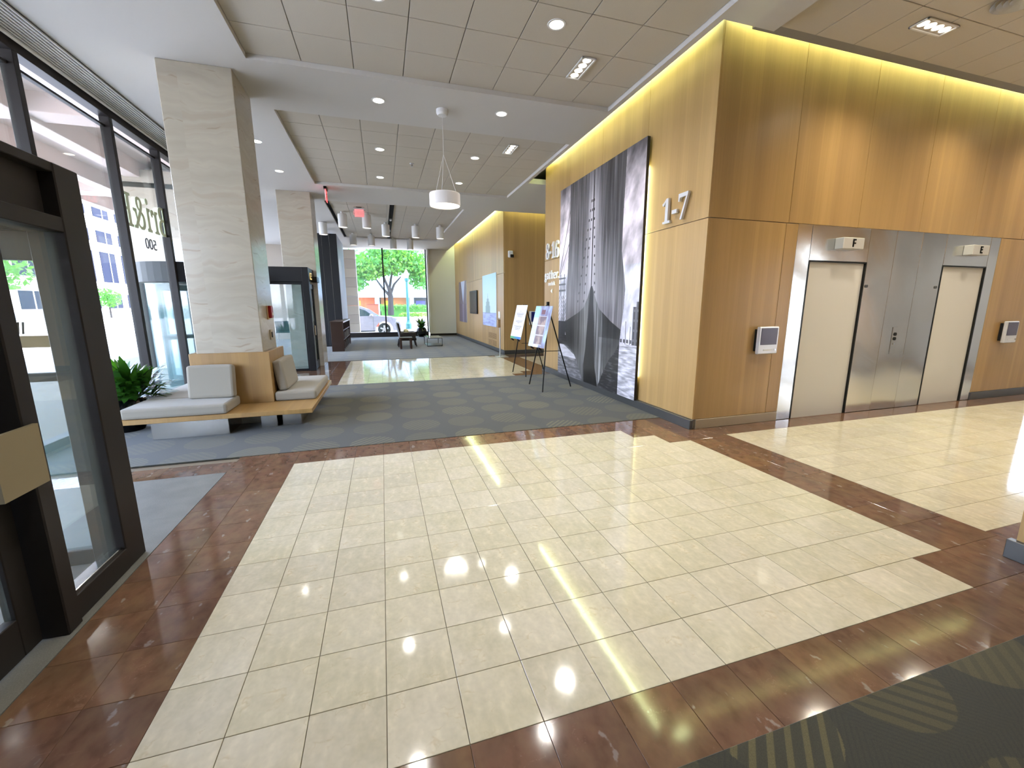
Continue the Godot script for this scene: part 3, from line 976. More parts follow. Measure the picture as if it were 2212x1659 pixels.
# ---------------------------------------------------------------- elevators
func make_elevators() -> void:
	var S := thing("elevator_surround", "brushed steel cladding round the two open black elevator doorways", "elevator front")
	var y1 := 2.725
	var zf := -4.485
	var doors := [[5.66, 6.78], [8.46, 9.55]]
	var dt := 2.24
	var pan := func(xa: float, xb: float, ya: float, yb: float) -> void:
		var p := bpart("steel_panel", Vector3((xa + xb) / 2, (ya + yb) / 2, zf - 0.015), Vector3(xb - xa - 0.004, yb - ya, 0.03), M.steel, S, 0.003, Vector3(rng.randf() * 4, rng.randf() * 4, 0))
	pan.call(5.40, 5.66, 0.0, y1)
	pan.call(5.66, 6.78, dt, y1)
	pan.call(6.78, 7.33, 0.0, y1)
	pan.call(7.33, 7.90, 0.0, y1)
	pan.call(7.90, 8.46, 0.0, y1)
	pan.call(8.46, 9.55, dt, y1)
	pan.call(9.55, 9.80, 0.0, y1)
	var jm := mat(Color(0.11, 0.115, 0.11), 0.3, 0.5)
	for d in doors:
		bpart("jamb", Vector3(d[1] - 0.008, dt / 2, -4.66), Vector3(0.02, dt, 0.36), jm, S)
		bpart("jamb", Vector3(d[0] + 0.008, dt / 2, -4.66), Vector3(0.02, dt, 0.36), jm, S)
		bpart("door_head", Vector3((d[0] + d[1]) / 2, dt + 0.01, -4.66), Vector3(d[1] - d[0], 0.02, 0.36), jm, S)
	for k in 2:
		var d: Array = doors[k]
		var D := struct("door_%d" % (k + 1), ["black elevator door under the letter F", "black elevator door under the letter E"][k])
		var w: float = (d[1] - d[0]) / 2
		bpart("door_panel", Vector3(d[0] + w * 0.5, dt / 2, -4.86), Vector3(w - 0.004, dt, 0.04), M.matblack, D, 0.003)
		bpart("door_panel", Vector3(d[0] + w * 1.5, dt / 2, -4.86), Vector3(w - 0.004, dt, 0.04), M.matblack, D, 0.003)
	# keyholes and call plate
	for x in [6.84, 8.38]:
		var kh := begin()
		bar(kh, Vector3(x, 1.92, zf), Vector3(x, 1.92, zf + 0.012), 0.022, 14)
		part("key_switch", kh, M.base, S)
	var cp := bpart("call_plate", Vector3(7.62, 1.10, zf + 0.004), Vector3(0.12, 0.42, 0.008), M.steel, S, 0.002)
	for y in [0.10, 0.03, -0.05]:
		var bt := begin()
		bar(bt, Vector3(0, y, 0.003), Vector3(0, y, 0.014), 0.026 if y > 0 else 0.018, 14)
		part("call_button", bt, M.black if y > -0.02 else M.chrome, cp)
	# letter boxes
	for q in [["F", 6.30, 2.49], ["E", 9.09, 2.495]]:
		var L := thing("elevator_sign", "white box sign with black letter %s above elevator doorway" % q[0], "sign")
		bpart("sign_box", Vector3(q[1], q[2], zf + 0.06), Vector3(0.40, 0.15, 0.12), mat(Color(0.72, 0.71, 0.69), 0.4), L, 0.006)
		text("letter", q[0], 0.105, 0.006, M.matblack, L, Transform3D(Basis.IDENTITY, Vector3(q[1], q[2], zf + 0.122)), "Droid Sans", true)
	# destination panels
	for x in [4.99, 10.40]:
		var K := thing("elevator_keypad", "grey wall panel with screen on the wood %s" % ("left of the steel elevator front" if x < 6 else "right of the steel elevator front"), "keypad")
		bpart("bracket", Vector3(x - 0.005, 1.18, -4.455), Vector3(0.30, 0.30, 0.05), M.black, K, 0.004)
		bpart("body", Vector3(x, 1.18, -4.41), Vector3(0.345, 0.37, 0.05), M.silver, K, 0.012)
		bpart("screen", Vector3(x, 1.235, -4.383), Vector3(0.28, 0.225, 0.006), mat(Color(0.30, 0.28, 0.36), 0.25), K, 0.002)
		bpart("logo_strip", Vector3(x - 0.01, 1.05, -4.383), Vector3(0.14, 0.02, 0.004), M.white, K)
		var bb := begin()
		bar(bb, Vector3(x + 0.125, 1.055, -4.388), Vector3(x + 0.125, 1.055, -4.376), 0.014, 12)
		part("button", bb, M.chrome, K)

# ---------------------------------------------------------------- wall graphics
func cv(pts: Array, v: float) -> float:
	if v <= pts[0][0]:
		return pts[0][1]
	for k in pts.size() - 1:
		if v <= pts[k + 1][0]:
			return lerpf(pts[k][1], pts[k + 1][1], (v - pts[k][0]) / (pts[k + 1][0] - pts[k][0]))
	return pts[-1][1]

func mural_texture() -> ImageTexture:
	var W := 640
	var H := 800
	var na := noise(81, 0.008, 5)
	var nb := noise(82, 0.05, 3)
	var hl := [[0.0, .159], [.17, .166], [.32, .152], [.46, .140], [.52, .125], [.69, .127], [.72, .10], [.83, .16], [.86, .255], [.89, .298], [.93, .342], [.994, .40]]
	var hr := [[0.0, .83], [.25, .82], [.39, .82], [.50, .856], [.55, .869], [.65, .858], [.72, .843], [.775, .835], [.82, .79], [.859, .727], [.93, .66], [.99, .612]]
	var kl := [[.518, .488], [.572, .470], [.694, .455], [.829, .436], [.914, .41], [1.0, .42]]
	var kr := [[.52, .500], [.572, .52], [.694, .542], [.82, .553], [.906, .563], [1.0, .605]]
	var bl := [[.128, .698], [.213, .677], [.33, .648], [.395, .624], [.451, .572], [.487, .518]]
	var br := [[.504, .523], [.549, .582], [.602, .632], [.739, .686], [.843, .717]]
	var f := func(x: int, y: int) -> Color:
		var u := (x + 0.5) / W
		var v := (y + 0.5) / H
		var L := cv(hl, v)
		var R := cv(hr, v)
		var g := 0.0
		var tint := Color(1.0, 0.96, 1.0)
		var cloud := na.get_noise_2d(x * 1.2 + y * 0.6, y * 0.8 - x * 0.3)
		var streak := nb.get_noise_2d(x * 1.1, y * 0.04)
		var streak2 := nb.get_noise_2d(x * 3.0 + 500, y * 0.08)
		if u > L and u < R:
			var bound := cv(bl, u) if u < 0.49 else cv(br, u)
			if v < bound:
				# upper grey hull: light ridge at the stem, dark flares
				var s := absf(u - 0.49)
				var left := u < 0.49
				g = 0.86 - s * (3.4 if left else 3.6)
				g = maxf(g, 0.40 if left else 0.30)
				var low := clampf((v - 0.26) / 0.30, 0, 1)
				g = lerpf(g, maxf(g, 0.58 - s * 0.25), low)
				if v < 0.14:
					g = lerpf(g, 0.36, (0.14 - v) * 4.0)
				g = g * 0.88 + 0.15 * streak + 0.08 * streak2
				if s < 0.006:
					g = 0.12
				# rivet rows
				for rw in [[0.486, -0.27, 0.02], [0.494, 0.13, 0.02], [0.47, -0.47, 0.3]]:
					var ru: float = rw[0] + rw[1] * maxf(v - 0.12, 0.0) * 0.72
					if absf(u - ru) < 0.006 and v > 0.12 and v < 0.62 and fmod(v, 0.042) < 0.011:
						g = 0.22
				tint = Color(1.0, 0.97, 1.0)
			else:
				# dark lower hull with light scrapes
				g = 0.20 + 0.06 * streak
				var ka := cv(kl, v)
				var kb := cv(kr, v)
				if u < ka and u > ka - 0.20:
					var q := 1.0 - (ka - u) / 0.20
					g += clampf((0.32 * q + 0.35 * streak * q) * (1.0 - absf(v - 0.72) * 2.0), -0.05, 0.55)
				elif u > kb and u < kb + 0.10:
					g += clampf(0.16 + 0.28 * streak, 0.0, 0.4)
				elif u >= ka and u <= kb:
					g = 0.14 - 0.10 * clampf((v - 0.75) * 3.0, 0, 1)
				if u > 0.6 and v > 0.76:
					g += 0.08 + 0.06 * cloud
				tint = Color(1.0, 1.0, 1.0)
		elif v > 0.775:
			# water
			var rip := nb.get_noise_2d(x * 0.25, y * 1.6)
			if u > 0.835:
				g = 0.74 + 0.30 * rip
			elif u > 0.5:
				g = 0.16 + 0.32 * maxf(rip, 0.0)
			else:
				g = 0.42 + 0.26 * rip
				if v > 0.83 and v < 0.895 and u > 0.03 and u < 0.30 and v > 0.83 + (u - 0.1) * 0.25:
					g = 0.78 + 0.1 * rip
				if v < 0.83:
					g = 0.18 + 0.1 * rip
			tint = Color(0.97, 0.96, 1.0)
		else:
			# sky
			g = 0.82 + 0.36 * cloud
			if u > 0.8:
				g -= clampf(0.16 - v, 0, 1) * 2.4
				g -= clampf(absf(v - 0.36) * -6.0 + 0.5, 0, 1) * 0.22
			else:
				g -= clampf(0.2 - v, 0, 1) * 1.5
			tint = Color(1.0, 0.95, 0.98) if v < 0.45 else Color(0.96, 0.95, 1.0)
			# buildings on the quay
			if u > 0.945 and v > 0.60 and v < 0.775:
				if u > 0.952 + 0.03 * (1.0 if v < 0.62 else 0.0):
					g = 0.25 if fmod(v, 0.04) < 0.03 and fmod(u, 0.03) < 0.012 else 0.42
			if u > 0.84 and u < 0.96 and v > 0.755 and v < 0.77 and fmod(u, 0.03) < 0.02:
				g = 0.35
			if (absf(u - 0.89) < 0.003 and v > 0.68) or (absf(u - 0.935) < 0.003 and v > 0.70):
				g = 0.4
			# gantry crane at the left
			if u < 0.11 and v > 0.445 and v < 0.56:
				if fmod(v, 0.033) < 0.009 or absf(u - 0.09) < 0.006 or absf(u - 0.03) < 0.005:
					g = 0.36
			if u < 0.12 and v > 0.56 and v < 0.72:
				if absf(u - 0.085) < 0.007 or absf(u - 0.055) < 0.005 or fmod(v * 1.3 + u, 0.03) < 0.007:
					g = 0.40
			if u < 0.12 and v > 0.70:
				g = 0.20 + 0.08 * streak
			# rigging
			if absf(u - (0.155 - (v - 0.15) * 0.5)) < 0.004 and v < 0.44:
				g = 0.3
			if absf(u - (0.150 - (v - 0.30) * 0.9)) < 0.004 and v > 0.28 and v < 0.46:
				g = 0.35
		g = clampf(g, 0.03, 0.97)
		return Color(g * tint.r, g * tint.g, g * tint.b)
	return paint(W, H, f)

func picture(n: String, label: String, cat: String, c: Vector3, nrm: Vector3, w: float, h: float, th: float, tex: Texture2D, edge: Material, rough := 0.4) -> Node3D:
	# a board on a wall: c is the centre of its face
	var T := thing(n, label, cat)
	var x := Vector3.UP.cross(nrm).normalized()
	var y := nrm.cross(x).normalized()
	var xf := Transform3D(Basis(x, y, nrm), c)
	var st := begin()
	box(st, Vector3(0, 0, -th / 2 - 0.001), Vector3(w, h, th), 0.003, Vector3.ZERO, xf)
	part("board", st, edge, T)
	var s2 := begin()
	var a := xf * Vector3(-w / 2, -h / 2, 0)
	var b := xf * Vector3(w / 2, -h / 2, 0)
	var d := xf * Vector3(w / 2, h / 2, 0)
	var e := xf * Vector3(-w / 2, h / 2, 0)
	for q in [[a, Vector2(0, 1)], [e, Vector2(0, 0)], [d, Vector2(1, 0)], [a, Vector2(0, 1)], [d, Vector2(1, 0)], [b, Vector2(1, 1)]]:
		s2.set_uv(q[1])
		s2.add_vertex(q[0])
	part("print", s2, tmat(tex, rough), T)
	return T

func make_graphics() -> void:
	var mt := mural_texture()
	var mur := picture("ship_mural", "huge framed black and white print of a ship bow on the wood wall", "mural", Vector3(3.83, 2.10, -7.29), Vector3(-1, 0, 0), 3.12, 3.94, 0.05, mt, mat(Color(0.12, 0.11, 0.12), 0.4), 0.3)
	# lit strip behind the right and left edges of the mural
	var led := glow(Color(0.98, 1.0, 0.78), 4.0)
	for z in [-5.86, -8.72]:
		bpart("led_strip", Vector3(3.905, 2.1, z), Vector3(0.012, 3.2, 0.03), led, mur)
		var dz := 1.0 if z > -7.0 else -1.0
		area(Vector3(3.893, 2.1, z + 0.018 * dz), Vector3(0.35, 0, dz), 0.02, 3.2, 1.7, Color(0.97, 1.0, 0.76), Vector3(dz, 0, -0.35))
	# floor numbers
	var bas := Basis(Vector3(0, 0, 1), Vector3.UP, Vector3(-1, 0, 0))
	var num := thing("floor_numerals", "silver numerals 1-7 standing off the wood wall right of the mural", "numerals")
	text("numerals", "1-7", 0.305, 0.035, M.silver, num, Transform3D(bas.scaled_local(Vector3(0.90, 1.08, 1)), Vector3(3.885, 2.935, -5.085)), "Droid Serif", true)
	var num2 := thing("floor_numerals", "silver numerals 8-16 standing off the wood wall left of the mural", "numerals")
	text("numerals", "8-16", 0.305, 0.035, M.silver, num2, Transform3D(bas.scaled_local(Vector3(0.90, 1.2, 1)), Vector3(3.885, 2.91, -9.40)), "Droid Serif", true)
	var ga := thing("tenant_lettering", "white lettering gather norfolk with an arrow left of the mural", "lettering")
	text("words", "gather.", 0.185, 0.02, M.white, ga, Transform3D(bas, Vector3(3.90, 2.36, -9.46)), "Droid Sans", true)
	text("words", "norfolk", 0.085, 0.012, M.white, ga, Transform3D(bas, Vector3(3.90, 2.16, -9.46)), "Droid Sans", true)
	var ar := begin()
	prism(ar, PackedVector2Array([Vector2(-0.05, 0), Vector2(0.04, 0.05), Vector2(0.04, -0.05)]), Vector3(3.905, 1.99, -9.46), Vector3(0, 0, 1), Vector3.UP, Vector3(-1, 0, 0), 0.012)
	part("arrow", ar, M.white, ga)
	# pictures on the far wood wall
	var na := noise(91, 0.03, 4)
	var sky_t := paint(160, 200, func(x: int, y: int) -> Color:
		var u := x / 160.0
		var v := y / 200.0
		var c := Color(0.68, 0.82, 0.95).lerp(Color(0.80, 0.86, 0.94), v)
		var w := 0.0
		if v > 0.36: w = 0.006 + (v - 0.36) * 0.12
		if v > 0.46: w = 0.07
		if v > 0.52: w = 0.13
		if v > 0.60: w = 0.17
		if v > 0.74: w = 0.0
		if absf(u - 0.40) < w: c = Color(0.52, 0.62, 0.62)
		if v > 0.74:
			c = Color(0.66, 0.72, 0.86).lerp(Color(0.50, 0.52, 0.72), clampf(na.get_noise_2d(x * 0.5, y * 3.0) + 0.3, 0, 1))
		if v > 0.735 and v < 0.75: c = Color(0.5, 0.56, 0.68)
		return c)
	picture("wall_print", "pale blue print of a misty tower over water on the far wood wall", "picture", Vector3(3.92, 1.84, -15.72), Vector3(-1, 0, 0), 2.1, 1.92, 0.03, sky_t, M.white)
	var cor_t := paint(160, 200, func(x: int, y: int) -> Color:
		var u := x / 160.0 - 0.5
		var v := y / 200.0
		if v < 0.55:
			var e := (0.55 - v) * 0.55
			if absf(u - 0.06) < e * 0.9: return Color(0.72, 0.76, 0.85)
			return Color(0.36, 0.29, 0.33) if fmod(absf(u) * 12.0 + v * 3.0, 1.0) > 0.35 else Color(0.52, 0.48, 0.52)
		return Color(0.38, 0.31, 0.37).lerp(Color(0.66, 0.64, 0.72), clampf(0.7 - absf(u - 0.05) * 5.0, 0, 1)))
	picture("wall_print", "dark print of a narrow street nearest the white far wall", "picture", Vector3(3.92, 1.83, -21.2), Vector3(-1, 0, 0), 1.95, 2.0, 0.03, cor_t, M.white)
	var tv := thing("wall_screen", "dark framed screen between the two prints on the far wood wall", "screen")
	bpart("bezel", Vector3(3.915, 1.79, -18.52), Vector3(0.06, 1.0, 1.45), M.black, tv, 0.01)
	bpart("screen_face", Vector3(3.883, 1.79, -18.52), Vector3(0.006, 0.90, 1.34), mat(Color(0.20, 0.20, 0.23), 0.15), tv)
	# small things on the far end wall
	var bs := thing("notice_sign", "small blue and white sign on the far wood wall behind the easels", "sign")
	bpart("white_plate", Vector3(5.06, 1.22, -13.765), Vector3(0.40, 0.46, 0.02), M.white, bs, 0.003)
	bpart("blue_plate", Vector3(5.08, 1.26, -13.752), Vector3(0.30, 0.34, 0.008), mat(Color(0.08, 0.12, 0.42), 0.4), bs, 0.002)
	var se := thing("motion_sensor", "small white sensor high on the end of the far wood wall", "sensor")
	bpart("sensor_body", Vector3(4.18, 3.32, -13.74), Vector3(0.16, 0.22, 0.08), M.white, se, 0.02)
	bpart("sensor_lens", Vector3(4.22, 3.26, -13.69), Vector3(0.12, 0.10, 0.03), M.black, se, 0.01)

# ---------------------------------------------------------------- lamps
func make_lamps() -> void:
	var warm := Color(1.0, 0.99, 0.96)
	var disc := glow(Color(1.0, 0.97, 0.9), 5.0)
	var lst := begin()
	lathe(lst, Vector3.ZERO, [Vector2(0.0, 0.0), Vector2(0.078, 0.0)], 20)
	var lens := done(lst)
	var rst := begin()
	lathe(rst, Vector3.ZERO, [Vector2(0.078, 0.01), Vector2(0.078, -0.004), Vector2(0.098, -0.004), Vector2(0.102, 0.006)], 20)
	var ring := done(rst)
	var spots := []
	for z in [-0.9, -2.85, -4.87]:
		spots.append([0.12, TILEY - 0.004, z, 0])
		spots.append([1.98, TILEY - 0.004, z + 0.1, 0])
	spots.append([0.125, CEIL, -6.97, 1])
	spots.append([1.95, CEIL, -6.87, 1])
	for z in [-9.15, -11.03]:
		spots.append([0.14, TILEY - 0.004, z, 2])
		spots.append([2.01, TILEY - 0.004, z + 0.05, 2])
	for z in [-9.2, -10.98]:
		spots.append([-1.99, CEIL, z, 3])
	for z in [-0.9, -2.6]:
		spots.append([13.4, CEIL, z, 5])  # unseen pair added to brighten what the elevator steel mirrors
	for z in [-11.2]:
		spots.append([6.5, CEIL, z, 4])
	var wher := ["in the near tiled ceiling tray", "in the plain ceiling band between the trays", "in the second tiled ceiling tray", "in the white ceiling strip beside the columns", "in the second elevator hall ceiling", "added unseen in the room at the right end of the hall"]
	for s in spots:
		var D := thing("downlight", "round lit downlight " + wher[s[3]], "ceiling lamp", "round downlights " + wher[s[3]], Vector3(s[0], s[1], s[2]))
		obj("trim_ring", ring, M.white, D)
		obj("lamp_lens", lens, disc, D, Vector3(0, -0.002, 0))
		spot(Vector3(0, -0.02, 0), 3.5 if s[2] > -4.0 else 2.2, warm, 62.0, 0.07, D)
	# four-lamp rectangular fixtures; hall ones past the first are unseen, added to brighten it
	for q in [[2.60, TILEY - 0.013, -5.45, 0.0, "near"], [2.56, TILEY - 0.013, -8.40, 0.0, "second"], [5.93, TILEY - 0.013, -3.60, 1.0, "hall"], [5.93, TILEY - 0.013, -2.2, 1.0, "hall"], [8.1, TILEY - 0.013, -3.60, 1.0, "hall"], [8.1, TILEY - 0.013, -2.2, 1.0, "hall"], [10.3, TILEY - 0.013, -3.60, 1.0, "hall"]]:
		var Q := thing("multi_spot", "rectangular four-lamp fixture in the %s tiled ceiling" % ("elevator hall set, mostly added for light, on the" if q[4] == "hall" else q[4] + " tray's"), "ceiling lamp", "rectangular four-lamp fixtures of the elevator hall" if q[4] == "hall" else "", Vector3(q[0], q[1], q[2]))
		if q[3] > 0.5:
			Q.rotation.y = PI / 2
		var f := begin()
		for sx in [-1.0, 1.0]:
			box(f, Vector3(0.085 * sx, -0.004, 0), Vector3(0.02, 0.014, 0.50), 0.002)
			box(f, Vector3(0, -0.004, 0.24 * sx), Vector3(0.19, 0.014, 0.02), 0.002)
		part("fixture_frame", f, M.white, Q)
		bpart("fixture_well", Vector3(0, 0.006, 0), Vector3(0.16, 0.006, 0.47), mat(Color(0.75, 0.72, 0.68), 0.3), Q)
		for k in 4:
			obj("lamp_lens", lens, disc, Q, Vector3(0, 0.001, -0.174 + k * 0.116)).scale = Vector3(0.66, 1, 0.66)
		spot(Vector3(0, -0.03, 0), 5.6 if q[4] == "hall" else 4.6, Color(1.0, 0.95, 0.86) if q[4] == "hall" else warm, 70.0, 0.12, Q)
	# drum pendant
	var P := thing("drum_pendant", "white drum pendant lamp hanging from a thin cable", "pendant lamp", "", Vector3(1.05, 0, -7.0))
	var dr := begin()
	lathe(dr, Vector3.ZERO, [Vector2(0.0, 3.385), Vector2(0.235, 3.385), Vector2(0.24, 3.375), Vector2(0.24, 3.20), Vector2(0.232, 3.20), Vector2(0.228, 3.215)], 40)
	part("lamp_shade", dr, mat(Color(0.85, 0.83, 0.82), 0.6), P)
	var df := begin()
	lathe(df, Vector3.ZERO, [Vector2(0.0, 3.212), Vector2(0.230, 3.212)], 40)
	part("lamp_diffuser", df, glow(Color(1.0, 0.96, 0.88), 5.0), P)
	var cn := begin()
	lathe(cn, Vector3.ZERO, [Vector2(0.0, 4.50), Vector2(0.07, 4.50), Vector2(0.09, 4.53), Vector2(0.09, 4.58)], 24)
	part("ceiling_canopy", cn, M.white, P)
	var cb := begin()
	bar(cb, Vector3(0, 4.5, 0), Vector3(0, 3.95, 0), 0.003, 6)
	for k in 3:
		var t := TAU * k / 3 + 0.4
		bar(cb, Vector3(0, 3.95, 0), Vector3(cos(t) * 0.19, 3.38, sin(t) * 0.19), 0.003, 6)
	part("cable", cb, M.white, P)
	spot(Vector3(0, 3.18, 0), 2.0, warm, 75.0, 0.2, P)
	# cylinder lamps of the far area
	for q in [[-1.05, -15.2], [-0.31, -15.15], [-1.84, -16.9], [0.30, -16.7], [1.37, -16.7], [2.28, -16.7], [-0.98, -19.4], [-0.26, -19.4], [0.66, -20.2], [1.39, -20.2]]:
		var Y := thing("cylinder_lamp", "white cylinder lamp hanging from the ceiling of the far seating area", "ceiling lamp", "white cylinder lamps over the far seating area", Vector3(q[0], 0, q[1]))
		var cy := begin()
		lathe(cy, Vector3.ZERO, [Vector2(0.0, 4.56), Vector2(0.135, 4.56), Vector2(0.14, 4.55), Vector2(0.14, 4.15), Vector2(0.132, 4.15), Vector2(0.125, 4.17)], 24)
		part("lamp_body", cy, M.white, Y)
		var ln := begin()
		lathe(ln, Vector3.ZERO, [Vector2(0.0, 4.165), Vector2(0.128, 4.165)], 24)
		part("lamp_lens", ln, glow(Color(1.0, 0.97, 0.92), 1.4), Y)
		var sm := begin()
		bar(sm, Vector3(0, 4.55, 0), Vector3(0, 4.67, 0), 0.05, 12)
		part("stem", sm, M.white, Y)
		spot(Vector3(0, 4.13, 0), 2.8, warm, 60.0, 0.1, Y)
	# cove lamps behind the ceiling edge
	var covc := Color(0.93, 1.0, 0.72)
	var cg := glow(covc, 1.0)
	for q in [[Vector3(3.84, 4.985, -7.25), Vector3(0.03, 0.02, 5.3), "along the mural wall"], [Vector3(3.87, 4.985, -18.6), Vector3(0.03, 0.02, 9.4), "along the far wood wall"], [Vector3(7.75, 4.985, -4.40), Vector3(7.5, 0.02, 0.03), "along the elevator wall"], [Vector3(6.5, 4.985, -13.70), Vector3(5.0, 0.02, 0.03), "on the end of the far wood wall"]]:
		var c: Vector3 = q[0]
		var s: Vector3 = q[1]
		var K := tag(bpart("cove_lamp", c, s, cg), "greenish white light strip in the ceiling slot " + q[2], "light strip", "light strips in the ceiling slots")
		var ln: float = maxf(s.x, s.z)
		if s.z > s.x:
			area(c + Vector3(0.0, -0.02, 0), Vector3(0.15, -1.0, 0), 0.03, ln, 0.8 * ln, covc, Vector3(1.0, 0.15, 0))
		else:
			area(c + Vector3(0.0, -0.02, 0), Vector3(0, -1.0, -0.15), ln, 0.03, 0.8 * ln, covc, Vector3(1, 0, 0))
	# smoke detector, sprinkler, exit signs, ceiling speaker
	var sd := thing("sprinkler_head", "small white sprinkler head in the second ceiling tray", "sprinkler", "", Vector3(0.79, TILEY, -9.83))
	var s1 := begin()
	lathe(s1, Vector3.ZERO, [Vector2(0.05, 0.0), Vector2(0.045, -0.012), Vector2(0.018, -0.016), Vector2(0.018, -0.06), Vector2(0.03, -0.062), Vector2(0.0, -0.066)], 16)
	part("sprinkler_body", s1, M.alum, sd)
	var rd := glow(Color(1.0, 0.10, 0.13), 1.5)
	var sg := thing("exit_sign", "red edge-lit exit sign facing the lobby under the far ceiling", "sign", "", Vector3(-0.50, 0, -14.4))
	bpart("mount_bar", Vector3(0, 4.60, 0), Vector3(0.32, 0.05, 0.07), M.silver, sg, 0.004)
	bpart("ceiling_mount", Vector3(0, 4.64, 0), Vector3(0.16, 0.05, 0.07), M.black, sg)
	bpart("sign_face", Vector3(0, 4.46, 0), Vector3(0.27, 0.22, 0.012), glow(Color(1.0, 0.25, 0.28), 0.75), sg)
	text("exit_word", "EXIT", 0.13, 0.004, glow(Color(0.75, 0.0, 0.03), 0.4), sg, Transform3D(Basis.IDENTITY, Vector3(0, 4.46, 0.010)), "Droid Sans", true)
	var s2 := thing("exit_sign", "red edge-lit exit sign seen edge on beside the far column", "sign", "", Vector3(-1.18, 0, -12.1))
	bpart("mount_bar", Vector3(0, 4.55, 0), Vector3(0.07, 0.06, 0.30), M.black, s2, 0.004)
	bpart("sign_face", Vector3(0, 4.38, 0), Vector3(0.014, 0.26, 0.34), rd, s2)
	text("exit_word", "EXIT", 0.14, 0.004, M.white, s2, Transform3D(Basis(Vector3(0, 0, -1), Vector3.UP, Vector3(1, 0, 0)), Vector3(0.010, 4.38, 0)), "Droid Sans", true)
	var av := thing("ceiling_diffuser", "round louvred air diffuser in the elevator hall ceiling", "vent", "", Vector3(6.22, TILEY, -3.05))
	for r in 4:
		var lv := begin()
		lathe(lv, Vector3.ZERO, [Vector2(0.05 + r * 0.045, 0.0), Vector2(0.085 + r * 0.045, -0.03), Vector2(0.087 + r * 0.045, -0.026), Vector2(0.055 + r * 0.045, 0.002)], 24)
		part("louvre_ring", lv, M.alum, av)

# ---------------------------------------------------------------- loose furniture
func easel(label: String, feet: Array, board_c: Vector3, h: Vector3, w: float, ht: float, tex: Texture2D, blabel: String, head: bool) -> void:
	var E := thing("easel", label, "easel")
	var up := Vector3(0.24, 1.0, 0.0)
	up = (up - h * up.dot(h)).normalized()
	var n := h.cross(up).normalized()
	var apex := board_c + up * (ht * 0.5 + 0.03) - n * 0.06
	var bl := board_c - up * ht * 0.5 - n * 0.02
	for k in 3:
		var st := begin()
		stick(st, feet[k], apex - h * (0.05 if k == 0 else (-0.05 if k == 1 else 0.0)) + (Vector3.ZERO if k < 2 else Vector3(0.02, -0.05, 0)), 0.022, 0.022)
		part("leg", st, M.black, E)
	var cb := begin()
	var m1: Vector3 = feet[0].lerp(apex, 0.45)
	var m2: Vector3 = feet[1].lerp(apex, 0.45)
	var m3: Vector3 = feet[2].lerp(apex, 0.45)
	stick(cb, m1.lerp(m2, 0.5), m3, 0.012, 0.012)
	part("brace", cb, M.black, E)
	var lg := begin()
	for s in [-0.16, 0.16]:
		stick(lg, bl + h * s - up * 0.035 - n * 0.02, bl + h * s - up * 0.01 + n * 0.05, 0.03, 0.05)
	part("rest", lg, M.black, E)
	if head:
		var hd := begin()
		box(hd, apex + up * 0.03, Vector3(0.05, 0.08, 0.05), 0.004)
		part("clip_head", hd, M.black, E)
	picture("display_board", blabel, "sign board", board_c + n * 0.005, n, w, ht, 0.008, tex, M.white, 0.25)

func make_easels() -> void:
	var t1 := paint(160, 220, func(x: int, y: int) -> Color:
		var u := x / 160.0
		var v := y / 220.0
		if v > 0.93:
			return Color(0.25, 0.62, 0.28).lerp(Color(0.12, 0.40, 0.72), clampf(u * 1.3, 0, 1))
		var c := Color(0.86, 0.86, 0.90)
		for b in [[0.18, 1, 0.18], [0.24, 4, 0.36], [0.46, 3, 0.34], [0.62, 4, 0.36]]:
			for k in int(b[1]):
				var yy: float = b[0] + k * 0.034
				var hw: float = b[2] - 0.05 * ((k * 7) % 3) - (0.14 if k == int(b[1]) - 1 else 0.0)
				if absf(v - yy) < 0.008 and absf(u - 0.5) < hw and sin(x * 1.9 + k * 3.0) + sin(x * 0.83) > -0.7:
					c = Color(0.42, 0.42, 0.46)
		return c)
	easel("black easel holding the plain white notice", [Vector3(3.05, 0.012, -9.86), Vector3(3.12, 0.012, -9.06), Vector3(3.80, 0.012, -9.62)], Vector3(3.06, 1.27, -9.40), Vector3(0.14, 0, 0.99).normalized(), 0.56, 0.80, t1, "white printed notice with green and blue foot on an easel", false)
	var nz := noise(95, 0.02, 3)
	var t2 := paint(180, 240, func(x: int, y: int) -> Color:
		var u := x / 180.0
		var v := y / 240.0
		var a := nz.get_noise_2d(x, y * 0.5)
		var c := Color(0.48, 0.47, 0.58).lerp(Color(0.66, 0.76, 0.9), clampf(a + 0.4 + 0.3 * absf(u - 0.5), 0, 1))
		if u < 0.30 and v > 0.28: c = Color(0.78, 0.84, 0.80) if fmod(v, 0.03) > 0.01 or sin(x * 1.7) > 0.2 else Color(0.6, 0.66, 0.66)
		if u < 0.3 and v <= 0.28: c = Color(0.62, 0.78, 0.90)
		if u > 0.32 and u < 0.78 and v > 0.24 and v < 0.94:
			var q := fmod(v - 0.24, 0.233)
			if q > 0.012 and q < 0.215: c = Color(0.46, 0.41, 0.44).lerp(Color(0.62, 0.55, 0.54), clampf(a * 2.0 + 0.4, 0, 1))
			else: c = Color(0.75, 0.72, 0.75)
		if u > 0.42 and u < 0.64 and v > 0.09 and v < 0.20: c = Color(0.45, 0.33, 0.38)
		if v > 0.94 and u > 0.3 and u < 0.6: c = Color(0.88, 0.9, 0.92)
		return c)
	easel("black easel holding the glossy picture poster", [Vector3(2.9, 0.012, -8.19), Vector3(2.86, 0.012, -7.32), Vector3(3.62, 0.012, -7.68)], Vector3(2.97, 1.24, -7.76), Vector3(0.14, 0, 0.99).normalized(), 0.66, 0.82, t2, "glossy poster of small pictures and pale blue patches on an easel", true)

